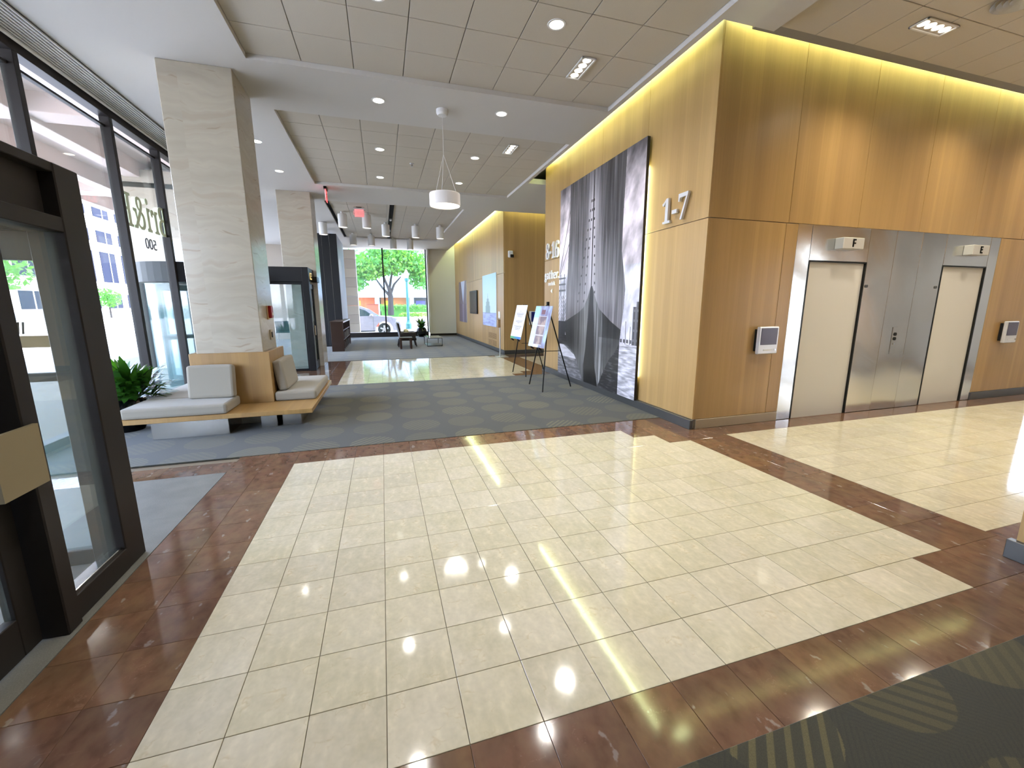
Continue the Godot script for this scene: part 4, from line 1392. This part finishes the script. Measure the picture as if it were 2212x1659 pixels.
func leafy(st: SurfaceTool, o: Vector3, sd: int, n: int, rad: float, hgt: float, ll: float, lw: float) -> void:
	rng.seed = sd
	for k in n:
		var t := rng.randf() * TAU
		var el := rng.randf_range(0.15, 1.35)
		var base := o + Vector3(cos(t), 0, sin(t)) * rad * rng.randf_range(0.0, 0.45) + Vector3.UP * hgt * rng.randf_range(0.0, 0.75)
		var d := Vector3(cos(t) * cos(el), sin(el), sin(t) * cos(el))
		var side := d.cross(Vector3.UP).normalized()
		var L := ll * rng.randf_range(0.7, 1.2)
		var w := lw * rng.randf_range(0.8, 1.2)
		var nn := side.cross(d).normalized()
		var p: Array = []
		var prev := base
		var dir := d
		for q in 4:
			p.append(prev)
			prev += dir * L / 3.0
			dir = (dir + Vector3.DOWN * 0.28).normalized()
		var ws := [0.25, 1.0, 0.8, 0.05]
		for q in 3:
			quad(st, p[q] - side * w * ws[q], p[q] + side * w * ws[q], p[q + 1] + side * w * ws[q + 1], p[q + 1] - side * w * ws[q + 1], nn)

func make_plants() -> void:
	var lf := mat(Color(0.13, 0.27, 0.08), 0.25)
	lf.backlight_enabled = true
	lf.backlight = Color(0.2, 0.35, 0.08)
	var lf2 := mat(Color(0.22, 0.42, 0.10), 0.25)
	lf2.backlight_enabled = true
	lf2.backlight = Color(0.3, 0.5, 0.1)
	var pot := mat(Color(0.02, 0.025, 0.04), 0.08)
	var P := thing("potted_plant", "bushy glossy leaved plant in a black pot behind the bench", "plant", "", Vector3(-3.38, 0.006, -6.75))
	var st := begin()
	lathe(st, Vector3.ZERO, [Vector2(0.0, 0.0), Vector2(0.17, 0.0), Vector2(0.26, 0.20), Vector2(0.27, 0.36), Vector2(0.24, 0.42), Vector2(0.26, 0.45), Vector2(0.22, 0.45), Vector2(0.21, 0.40), Vector2(0.0, 0.40)], 28)
	part("pot", st, pot, P)
	var l1 := begin()
	leafy(l1, Vector3(0.1, 0.40, 0), 3, 230, 0.55, 0.42, 0.32, 0.042)
	part("foliage", l1, lf, P)
	var l2 := begin()
	leafy(l2, Vector3(0.0, 0.55, 0.05), 4, 26, 0.2, 0.32, 0.34, 0.05)
	part("young_leaves", l2, lf2, P)
	var Q := thing("potted_plant", "broad leaved plant in a round black pot by the street window", "plant", "", Vector3(1.98, 0, -22.9))
	var s2 := begin()
	lathe(s2, Vector3.ZERO, [Vector2(0.0, 0.006), Vector2(0.16, 0.006), Vector2(0.26, 0.16), Vector2(0.28, 0.30), Vector2(0.22, 0.46), Vector2(0.19, 0.48), Vector2(0.17, 0.44), Vector2(0.0, 0.44)], 28)
	part("pot", s2, pot, Q)
	var l3 := begin()
	leafy(l3, Vector3(0, 0.44, 0), 7, 60, 0.25, 0.35, 0.40, 0.06)
	part("foliage", l3, lf, Q)

func make_far_furniture() -> void:
	var brown := mat(Color(0.20, 0.115, 0.065), 0.4)
	var dk := mat(Color(0.09, 0.055, 0.04), 0.5)
	# bookcase
	var B := thing("bookcase", "low brown bookcase standing before the dark blue panel", "bookcase", "", Vector3(-1.60, 0.006, -18.1))
	bpart("end_panel", Vector3(0, 0.53, 1.68), Vector3(0.42, 1.06, 0.04), brown, B, 0.003)
	bpart("end_panel", Vector3(0, 0.53, -1.68), Vector3(0.42, 1.06, 0.04), brown, B, 0.003)
	bpart("top", Vector3(0, 1.07, 0), Vector3(0.46, 0.04, 3.44), brown, B, 0.003)
	bpart("back_panel", Vector3(-0.19, 0.53, 0), Vector3(0.02, 1.04, 3.3), dk, B)
	bpart("edge_strip", Vector3(0.225, 1.06, 0), Vector3(0.012, 0.05, 3.4), M.silver, B)
	for y in [0.04, 0.40, 0.74]:
		bpart("shelf", Vector3(0, y, 0), Vector3(0.38, 0.03, 3.3), brown, B, 0.002)
	for k in 6:
		bpart("divider", Vector3(0.0, 0.53, -1.4 + k * 0.56), Vector3(0.38, 1.0, 0.025), brown, B)
	# books: upright, a few per bay
	rng.seed = 31
	var cols := [Color(0.30, 0.26, 0.22), Color(0.16, 0.15, 0.15), Color(0.42, 0.38, 0.32), Color(0.22, 0.12, 0.10)]
	for y in [0.061, 0.421]:
		for k in 6:
			for q in 4:
				var hh := rng.randf_range(0.22, 0.28)
				tag(bpart("book", Vector3(-1.50, y + hh / 2, -18.1 - 1.35 + k * 0.56 + q * 0.055), Vector3(0.18, hh, 0.045), mat(cols[rng.randi() % 4], 0.6), self, 0.002), "dark book on a shelf of the low bookcase", "book", "books in the low bookcase")
	# navy partition
	var N := thing("blue_partition", "tall dark blue panel partition behind the low bookcase", "partition")
	var navy := mat(Color(0.022, 0.035, 0.055), 0.6)
	for k in 3:
		bpart("panel", Vector3(-1.70 - k * 0.28, 2.25, -18.6), Vector3(0.272, 4.4, 0.06), navy, N, 0.004)
	bpart("return_panel", Vector3(-1.60, 2.25, -20.2), Vector3(0.06, 4.4, 2.9), mat(Color(0.62, 0.62, 0.66), 0.5), N, 0.004)
	bpart("foot", Vector3(-1.97, 0.03, -18.6), Vector3(0.86, 0.05, 0.10), M.black, N)
	# armchair seen from its side
	var A := thing("armchair", "dark brown armchair with pale back in the far seating area", "armchair", "", Vector3(0.92, 0.006, -17.75))
	var pale := mat(Color(0.62, 0.64, 0.68), 0.8)
	var seat := mat(Color(0.60, 0.57, 0.48), 0.85)
	var st := begin()
	var xf := Transform3D(Basis(Vector3.BACK, 0.20), Vector3(-0.34, 0.64, 0))
	box(st, Vector3.ZERO, Vector3(0.05, 0.72, 0.66), 0.02, Vector3.ZERO, xf)
	part("back_shell", st, pale, A)
	var s3 := begin()
	box(s3, Vector3(0.06, 0, 0), Vector3(0.08, 0.62, 0.62), 0.03, Vector3.ZERO, xf)
	part("back_cushion", s3, dk, A)
	bpart("seat_cushion", Vector3(0.05, 0.40, 0), Vector3(0.60, 0.14, 0.56), seat, A, 0.04)
	bpart("seat_frame", Vector3(0.03, 0.30, 0), Vector3(0.66, 0.10, 0.66), dk, A, 0.01)
	for s in [-1, 1]:
		bpart("arm", Vector3(0.02, 0.46, 0.35 * s), Vector3(0.62, 0.26, 0.08), dk, A, 0.02)
		for q in [-0.3, 0.3]:
			var lg := begin()
			stick(lg, Vector3(q, 0.28, 0.29 * s), Vector3(q * 1.2, 0.0, 0.31 * s), 0.05, 0.05)
			part("leg", lg, dk, A)
	# pillow on it
	tag(bpart("cushion", Vector3(0.90, 0.595, -17.85), Vector3(0.20, 0.22, 0.34), mat(Color(0.68, 0.66, 0.50), 0.9), self, 0.06), "small pale yellow cushion on the brown armchair", "cushion")
	# side table
	var T := thing("side_table", "small dark wood side table in front of the armchair", "table", "", Vector3(0.82, 0.006, -16.75))
	bpart("table_top", Vector3(0, 0.42, 0), Vector3(0.50, 0.04, 0.50), brown, T, 0.006)
	for sx in [-1, 1]:
		for sz in [-1, 1]:
			bpart("leg", Vector3(0.19 * sx, 0.20, 0.19 * sz), Vector3(0.07, 0.40, 0.07), brown, T, 0.004)
	# glass coffee table
	var G := thing("coffee_table", "low glass coffee table with thin black wire frame", "table", "", Vector3(2.0, 0.006, -17.9))
	for s in [-1, 1]:
		var f := begin()
		var z: float = 0.63 * s
		for p in [[Vector3(-0.3, 0.01, z), Vector3(0.3, 0.01, z)], [Vector3(-0.3, 0.33, z), Vector3(0.3, 0.33, z)], [Vector3(-0.3, 0.0, z), Vector3(-0.3, 0.34, z)], [Vector3(0.3, 0.0, z), Vector3(0.3, 0.34, z)]]:
			stick(f, p[0], p[1], 0.02, 0.02)
		part("wire_frame", f, M.black, G)
	bpart("glass_top", Vector3(0, 0.348, 0), Vector3(0.64, 0.012, 1.32), M.pane, G)
	bpart("lower_shelf", Vector3(0, 0.025, 0), Vector3(0.60, 0.008, 1.24), mat(Color(0.08, 0.08, 0.08), 0.3), G)
	# chair seen through the far vestibule
	var H := thing("lounge_chair", "black sling chair with chrome legs seen through the far vestibule glass", "chair", "", Vector3(-4.5, 0.006, -22.3))
	bpart("seat", Vector3(0, 0.42, 0), Vector3(0.62, 0.05, 0.55), M.matblack, H, 0.02)
	var hb := begin()
	box(hb, Vector3.ZERO, Vector3(0.60, 0.52, 0.05), 0.02, Vector3.ZERO, Transform3D(Basis(Vector3.RIGHT, 0.25), Vector3(0, 0.70, 0.30)))
	part("backrest", hb, M.matblack, H)
	for sx in [-1, 1]:
		var hl := begin()
		bar(hl, Vector3(0.33 * sx, 0.0, 0.28), Vector3(0.30 * sx, 0.62, 0.30), 0.014, 8)
		bar(hl, Vector3(0.33 * sx, 0.0, -0.28), Vector3(0.30 * sx, 0.62, -0.24), 0.014, 8)
		bar(hl, Vector3(0.30 * sx, 0.62, -0.24), Vector3(0.30 * sx, 0.62, 0.30), 0.014, 8)
		part("leg", hl, M.chrome, H)
	# sanitiser stand beside the far wood wall
	var S := thing("sanitizer_stand", "slim metal stand with dispenser and sign before the far wood wall", "stand", "", Vector3(3.62, 0.0, -13.1))
	bpart("base_plate", Vector3(0.05, 0.008, 0), Vector3(0.36, 0.012, 0.40), M.alum, S, 0.003)
	var pl := begin()
	bar(pl, Vector3(0, 0.01, 0), Vector3(0, 1.35, 0), 0.018, 12)
	part("pole", pl, M.alum, S)
	bpart("dispenser", Vector3(-0.04, 1.08, 0), Vector3(0.10, 0.26, 0.12), mat(Color(0.60, 0.48, 0.34), 0.5), S, 0.012)
	bpart("sign_plate", Vector3(-0.02, 1.36, 0), Vector3(0.012, 0.20, 0.20), M.white, S, 0.002)

# ---------------------------------------------------------------- outside
func leaves(st: SurfaceTool, c: Vector3, r: Vector3, n: int, s: float) -> void:
	for k in n:
		var d := Vector3(rng.randfn(), rng.randfn(), rng.randfn()).normalized() * pow(rng.randf(), 0.45)
		var p := c + d * r
		var a := Vector3(rng.randfn(), rng.randfn(), rng.randfn()).normalized()
		var b := a.cross(Vector3(rng.randfn(), rng.randfn(), rng.randfn())).normalized()
		var q := s * rng.randf_range(0.6, 1.3)
		tri(st, p - a * q, p + b * q * 0.5, p + a * q, a.cross(b), Vector3.ZERO)
		tri(st, p - a * q, p - b * q * 0.5, p + a * q, a.cross(b), Vector3.ZERO)

func stuff(o: Node3D) -> void:
	o.set_meta("kind", "stuff")

func make_outside() -> void:
	var pav := mat(Color(0.78, 0.74, 0.70), 0.8)
	var gr := struct("ground", "pale paved plaza and street outside the windows")
	bpart("plaza", Vector3(-34.0, -0.16, -30.0), Vector3(60.0, 0.1, 150.0), pav, gr)
	bpart("street", Vector3(20.0, -0.17, -60.0), Vector3(48.0, 0.1, 72.0), mat(Color(0.50, 0.49, 0.50), 0.85), gr)
	bpart("side_street", Vector3(35.0, -0.17, -4.0), Vector3(39.0, 0.1, 40.0), pav, gr)
	bpart("far_walk", Vector3(6.0, -0.02, -36.0), Vector3(40.0, 0.2, 9.0), pav, gr)
	# canopy over the entrance front
	var can := struct("ceiling_outside", "pale coffered canopy over the entrance front outside")
	var cc := mat(Color(0.80, 0.73, 0.69), 0.8)
	bpart("canopy_deck", Vector3(-6.4, 5.35, -6.0), Vector3(5.2, 0.3, 44.0), cc, can)
	for x in [-4.4, -5.75, -7.1, -8.6]:
		bpart("beam", Vector3(x, 5.02, -6.0), Vector3(0.34, 0.40, 44.0), cc, can, 0.01)
	for z in [8.0, 2.0, -4.0, -10.0, -16.0, -22.0]:
		bpart("cross_beam", Vector3(-6.4, 5.05, z), Vector3(4.6, 0.34, 0.5), cc, can, 0.01)
	# office block across the plaza
	var wh := mat(Color(0.80, 0.78, 0.76), 0.7)
	var blu := mat(Color(0.07, 0.09, 0.19), 0.4, 0.0, 0.15)
	var O := thing("office_building", "white office block with blue windows across the plaza", "building", "", Vector3(-45, 0, -95))
	bpart("walls", Vector3(-6.0, 11.0, 0), Vector3(12.0, 24.0, 70.0), wh, O)
	for fl in 5:
		for k in 8:
			var z := -16.0 + k * 6.2
			var y: float = [2.5, 8.2, 13.2, 17.5, 21.0][fl]
			var hh: float = [2.4, 5.0, 1.9, 2.2, 2.0][fl]
			var w := bpart("window", Vector3(0.02, y, z), Vector3(0.12, hh, 4.2), blu, O, 0.0)
			bpart("window_bar", Vector3(0.08, 0, -0.3), Vector3(0.06, hh, 0.18), wh, w)
	for fl in 4:
		bpart("ledge", Vector3(0.2, [4.6, 11.6, 15.2, 19.2][fl], 0), Vector3(0.5, 0.7, 70.0), wh, O)
	# low walls and a bus-stop like bench row far on the plaza
	var lw := thing("plaza_wall", "long low white plaza wall before the office block", "wall", "", Vector3(-42, 0, -86))
	bpart("wall_body", Vector3(0, 0.35, 0), Vector3(0.6, 0.9, 40.0), mat(Color(0.55, 0.57, 0.62), 0.7), lw, 0.02)
	bpart("wall_cap", Vector3(0, 0.85, 0), Vector3(0.8, 0.12, 40.0), wh, lw, 0.02)
	var green := mat(Color(0.20, 0.42, 0.10), 0.6)
	green.backlight_enabled = true
	green.backlight = Color(0.35, 0.6, 0.15)
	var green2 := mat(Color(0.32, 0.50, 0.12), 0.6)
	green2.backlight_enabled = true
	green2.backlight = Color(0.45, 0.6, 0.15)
	var bark := mat(Color(0.20, 0.17, 0.15), 0.9)
	rng.seed = 71
	var t0 := thing("small_tree", "small green tree on the plaza before the office block", "tree", "", Vector3(-40, -0.1, -80.5))
	var tk := begin()
	bar(tk, Vector3.ZERO, Vector3(0, 2.2, 0), 0.12, 8)
	part("trunk", tk, bark, t0)
	var lv := begin()
	leaves(lv, Vector3(0, 3.0, 0), Vector3(1.6, 1.5, 1.6), 700, 0.22)
	stuff(part("foliage", lv, green, t0))
	# street tree beyond the far window
	var T := thing("street_tree", "spreading green street tree beyond the far window", "tree", "", Vector3(0.66, 0.9, -34.0))
	var tr := begin()
	bar(tr, Vector3.ZERO, Vector3(0.04, 1.5, 0), 0.24, 10, 0.20)
	bar(tr, Vector3(0.04, 1.5, 0), Vector3(-0.03, 2.0, 0.1), 0.17, 8, 0.14)
	part("trunk", tr, bark, T)
	for b in [[Vector3(0.0, 1.45, 0), Vector3(-0.55, 2.1, 0.1), Vector3(-1.05, 2.85, 0.2)], [Vector3(-0.03, 1.9, 0.1), Vector3(-0.30, 2.6, 0.3), Vector3(-0.5, 3.4, 0.5)], [Vector3(0.04, 1.6, 0), Vector3(0.35, 2.35, -0.2), Vector3(0.9, 2.95, -0.3)], [Vector3(0.0, 2.0, 0.1), Vector3(0.15, 2.8, -0.4), Vector3(0.4, 3.8, -0.6)]]:
		var br := begin()
		bar(br, b[0], b[1], 0.11, 7, 0.08)
		bar(br, b[1], b[2], 0.08, 7, 0.035)
		part("branch", br, bark, T)
	var l1 := begin()
	for q in [[Vector3(-1.5, 3.9, 0), Vector3(1.5, 1.0, 1.6), 1100], [Vector3(0.2, 4.4, 0.3), Vector3(1.8, 1.2, 1.6), 1300], [Vector3(1.9, 4.1, 0), Vector3(1.4, 1.1, 1.4), 900], [Vector3(-2.3, 2.9, 0.4), Vector3(0.9, 0.8, 0.9), 420], [Vector3(2.3, 3.0, 0.2), Vector3(0.9, 0.8, 0.9), 380], [Vector3(0, 5.8, 0), Vector3(3.2, 1.2, 2.2), 1200]]:
		leaves(l1, q[0] + Vector3(0, -0.3, 0), q[1], q[2], 0.17)
	stuff(part("foliage", l1, green, T))
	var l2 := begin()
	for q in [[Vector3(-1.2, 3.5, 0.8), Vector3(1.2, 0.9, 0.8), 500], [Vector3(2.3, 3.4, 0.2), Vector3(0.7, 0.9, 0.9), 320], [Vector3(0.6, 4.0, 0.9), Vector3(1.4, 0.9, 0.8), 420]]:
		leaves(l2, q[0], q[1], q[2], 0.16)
	stuff(part("sun_tinted_foliage", l2, green2, T))  # sunlight on these leaves is put into a lighter green
	# hedge and planter
	var Hd := thing("hedge", "clipped green hedge behind the street tree", "hedge", "", Vector3(1.9, 0.0, -37.0))
	var hs := begin()
	for k in 60:
		leaves(hs, Vector3(-1.95 + k * 0.068, 1.45, rng.randf_range(-0.3, 0.3)), Vector3(0.2, 0.32, 0.3), 40, 0.07)
	stuff(part("foliage", hs, green, Hd))
	bpart("hedge_core", Vector3(0.0, 0.85, 0), Vector3(3.9, 1.6, 0.5), green, Hd, 0.05)
	var Pl := thing("stone_planter", "pale stone planter with low plants across the street", "planter", "", Vector3(1.6, 0.0, -33.2))
	bpart("planter_box", Vector3(-0.4, 0.45, 0.9), Vector3(2.6, 0.75, 0.6), mat(Color(0.58, 0.50, 0.45), 0.8), Pl, 0.02)
	bpart("planter_back", Vector3(1.5, 0.60, 0.1), Vector3(2.4, 1.05, 0.6), mat(Color(0.72, 0.62, 0.58), 0.8), Pl, 0.02)
	var ps := begin()
	for k in 26:
		leaves(ps, Vector3(-0.3 + k * 0.085, 0.95 + 0.04 * (k % 3), rng.randf_range(0.6, 1.1)), Vector3(0.16, 0.14, 0.2), 30, 0.07)
	stuff(part("low_plants", ps, green2, Pl))
	# lamp post
	var teal := mat(Color(0.10, 0.36, 0.34), 0.4)
	var L := thing("street_lamp", "teal street lamp post with white acorn globe beyond the far window", "street lamp", "", Vector3(1.72, 0.05, -30.0))
	var lp := begin()
	lathe(lp, Vector3.ZERO, [Vector2(0.20, 0.0), Vector2(0.20, 0.35), Vector2(0.13, 0.48), Vector2(0.10, 0.6), Vector2(0.075, 3.2), Vector2(0.13, 3.25), Vector2(0.14, 3.42), Vector2(0.0, 3.42)], 16)
	part("post", lp, teal, L)
	var lb := begin()
	lathe(lb, Vector3.ZERO, [Vector2(0.10, 3.42), Vector2(0.16, 3.60), Vector2(0.15, 3.75), Vector2(0.06, 3.92), Vector2(0.0, 4.02)], 16)
	part("globe", lb, mat(Color(0.82, 0.9, 0.92), 0.3), L)
	var Tp := thing("traffic_pole", "teal traffic pole with hooded signal outside the glass front", "pole", "", Vector3(-6.9, -0.1, -30.5))
	var tp := begin()
	lathe(tp, Vector3.ZERO, [Vector2(0.36, 0.0), Vector2(0.34, 0.6), Vector2(0.20, 0.9), Vector2(0.16, 1.2), Vector2(0.13, 6.5), Vector2(0.0, 6.5)], 14)
	part("post", tp, teal, Tp)
	bpart("signal_box", Vector3(-0.45, 3.3, 0), Vector3(0.5, 1.0, 0.4), teal, Tp, 0.05)
	# trees further left, seen between the columns
	for q in [[-12.0, -36.0, "leafy green tree behind the traffic pole"], [-26.0, -38.0, "leafy green tree far across the plaza"]]:
		var z := thing("plaza_tree", q[2], "tree", "", Vector3(q[0], -0.1, q[1]))
		var zt := begin()
		bar(zt, Vector3.ZERO, Vector3(0, 3.0, 0), 0.2, 8)
		part("trunk", zt, bark, z)
		var zl := begin()
		leaves(zl, Vector3(0, 4.6, 0), Vector3(3.0, 2.2, 3.0), 1600, 0.24)
		stuff(part("foliage", zl, green, z))
	# shop building over the street
	var S := thing("shop_building", "pale building with orange shop windows across the street", "building", "", Vector3(0, 0, -42))
	var pale := mat(Color(0.56, 0.62, 0.66), 0.7)
	bpart("upper_wall", Vector3(9.0, 8.4, -3.0), Vector3(38.0, 12.0, 6.0), pale, S)
	bpart("lower_wall", Vector3(9.0, 1.0, -5.5), Vector3(38.0, 2.9, 1.0), mat(Color(0.35, 0.28, 0.24), 0.8), S)
	for x in [-6.2, -3.3, -0.37, 2.8, 5.6, 8.6]:
		bpart("pier", Vector3(x, 1.2, -0.3), Vector3(0.42, 2.5, 0.5), pale, S)
	for q in [[-1.85, Color(0.72, 0.36, 0.18)], [1.2, Color(0.62, 0.40, 0.22)], [4.2, Color(0.20, 0.20, 0.21)], [-4.75, Color(0.5, 0.3, 0.2)]]:
		var w := bpart("shop_window", Vector3(q[0], 1.65, -0.9), Vector3(2.5, 1.5, 0.06), mat(q[1], 0.3), S)
		bpart("yellow_display", Vector3(-0.5, 0.25, 0.05), Vector3(0.9, 0.4, 0.04), mat(Color(0.9, 0.72, 0.1) if q[0] < 2.0 else Color(0.25, 0.25, 0.5), 0.4), w)
	var ob := thing("kiosk_box", "orange brown box kiosk before the shop windows", "kiosk", "", Vector3(-0.64, 0.0, -33.4))
	bpart("kiosk_body", Vector3(0, 0.9, 0), Vector3(0.82, 1.65, 0.6), mat(Color(0.62, 0.27, 0.14), 0.7), ob, 0.02)
	bpart("kiosk_top", Vector3(0, 1.74, 0), Vector3(0.88, 0.05, 0.66), mat(Color(0.45, 0.2, 0.1), 0.7), ob, 0.01)
	car()

func car() -> void:
	var C := thing("parked_car", "silver hatchback parked at the kerb outside the far window", "car", "", Vector3(0, -0.12, -26.4))
	var paintm := mat(Color(0.60, 0.59, 0.63), 0.25, 0.2)
	paintm.clearcoat_enabled = true
	var body := PackedVector2Array([Vector2(-3.6, 0.30), Vector2(-0.44, 0.26), Vector2(-0.40, 0.52), Vector2(-0.22, 0.76), Vector2(0.08, 0.86), Vector2(0.40, 0.76), Vector2(0.57, 0.52), Vector2(0.60, 0.28), Vector2(1.02, 0.30), Vector2(1.06, 0.55), Vector2(0.98, 0.80), Vector2(0.84, 0.98), Vector2(0.55, 1.10), Vector2(-0.20, 1.16), Vector2(-3.6, 1.14)])
	var b := begin()
	prism(b, body, Vector3(0, 0, 0.0), Vector3.RIGHT, Vector3.UP, Vector3(0, 0, -1), 1.75)
	part("body", b, paintm, C)
	var cab := PackedVector2Array([Vector2(-3.4, 1.12), Vector2(-0.22, 1.14), Vector2(-0.80, 1.56), Vector2(-1.25, 1.74), Vector2(-3.2, 1.72)])
	var c := begin()
	prism(c, cab, Vector3(0, 0, -0.12), Vector3.RIGHT, Vector3.UP, Vector3(0, 0, -1), 1.5)
	part("cabin", c, paintm, C)
	var wn := begin()
	prism(wn, PackedVector2Array([Vector2(-1.30, 1.16), Vector2(-0.55, 1.18), Vector2(-0.92, 1.48), Vector2(-1.30, 1.62)]), Vector3(0, 0, -0.10), Vector3.RIGHT, Vector3.UP, Vector3(0, 0, -1), 0.03)
	prism(wn, PackedVector2Array([Vector2(-2.5, 1.16), Vector2(-1.36, 1.16), Vector2(-1.36, 1.62), Vector2(-2.4, 1.60)]), Vector3(0, 0, -0.10), Vector3.RIGHT, Vector3.UP, Vector3(0, 0, -1), 0.03)
	part("side_window", wn, mat(Color(0.16, 0.24, 0.24), 0.08), C)
	var ws := begin()
	prism(ws, PackedVector2Array([Vector2(-0.24, 1.16), Vector2(-0.20, 1.17), Vector2(-0.78, 1.58), Vector2(-0.82, 1.56)]), Vector3(0, 0, -0.2), Vector3.RIGHT, Vector3.UP, Vector3(0, 0, -1), 1.34)
	part("windscreen", ws, mat(Color(0.35, 0.5, 0.52), 0.06), C)
	bpart("mirror", Vector3(-0.62, 1.20, 0.06), Vector3(0.20, 0.13, 0.12), paintm, C, 0.04)
	bpart("headlight", Vector3(0.88, 0.86, -0.03), Vector3(0.22, 0.14, 0.10), mat(Color(0.75, 0.85, 0.9), 0.1), C, 0.03)
	bpart("door_line", Vector3(-0.52, 0.72, 0.002), Vector3(0.012, 0.8, 0.006), M.black, C)
	bpart("sill", Vector3(-2.0, 0.27, -0.02), Vector3(3.1, 0.07, 0.1), M.black, C, 0.01)
	for x in [0.08, -2.7]:
		var W := begin()
		for k in 24:
			var t0 := TAU * k / 24
			var t1 := TAU * (k + 1) / 24
			var e0 := Vector3(cos(t0), sin(t0), 0)
			var e1 := Vector3(cos(t1), sin(t1), 0)
			var o := Vector3(x, 0.37, 0.01)
			quad(W, o + e0 * 0.37, o + e1 * 0.37, o + e1 * 0.37 - Vector3(0, 0, 0.22), o + e0 * 0.37 - Vector3(0, 0, 0.22), e0 + e1)
			quad(W, o + e0 * 0.24, o + e1 * 0.24, o + e1 * 0.37, o + e0 * 0.37, Vector3.BACK)
			tri(W, o - Vector3(0, 0, 0.05), o + e0 * 0.25 - Vector3(0, 0, 0.05), o + e1 * 0.25 - Vector3(0, 0, 0.05), Vector3.BACK, Vector3.ZERO)
		var w := part("wheel", W, M.matblack, C)
		var R := begin()
		for k in 5:
			var t := TAU * k / 5 + 0.3
			var xf := Transform3D(Basis(Vector3.BACK, t), Vector3(x, 0.37, 0.0))
			box(R, Vector3(0.12, 0, 0), Vector3(0.23, 0.10, 0.03), 0.005, Vector3.ZERO, xf)
		bar(R, Vector3(x, 0.37, -0.02), Vector3(x, 0.37, 0.02), 0.06, 12)
		part("rim", R, M.alum, w)

func _ready() -> void:
	make_view()
	make_materials()
	make_floor()
	make_ceiling()
	make_walls()
	make_facade()
	make_columns()
	vestibules()
	revolving_door()
	make_elevators()
	make_bench()
	make_graphics()
	make_lamps()
	make_easels()
	make_plants()
	make_far_furniture()
	make_outside()
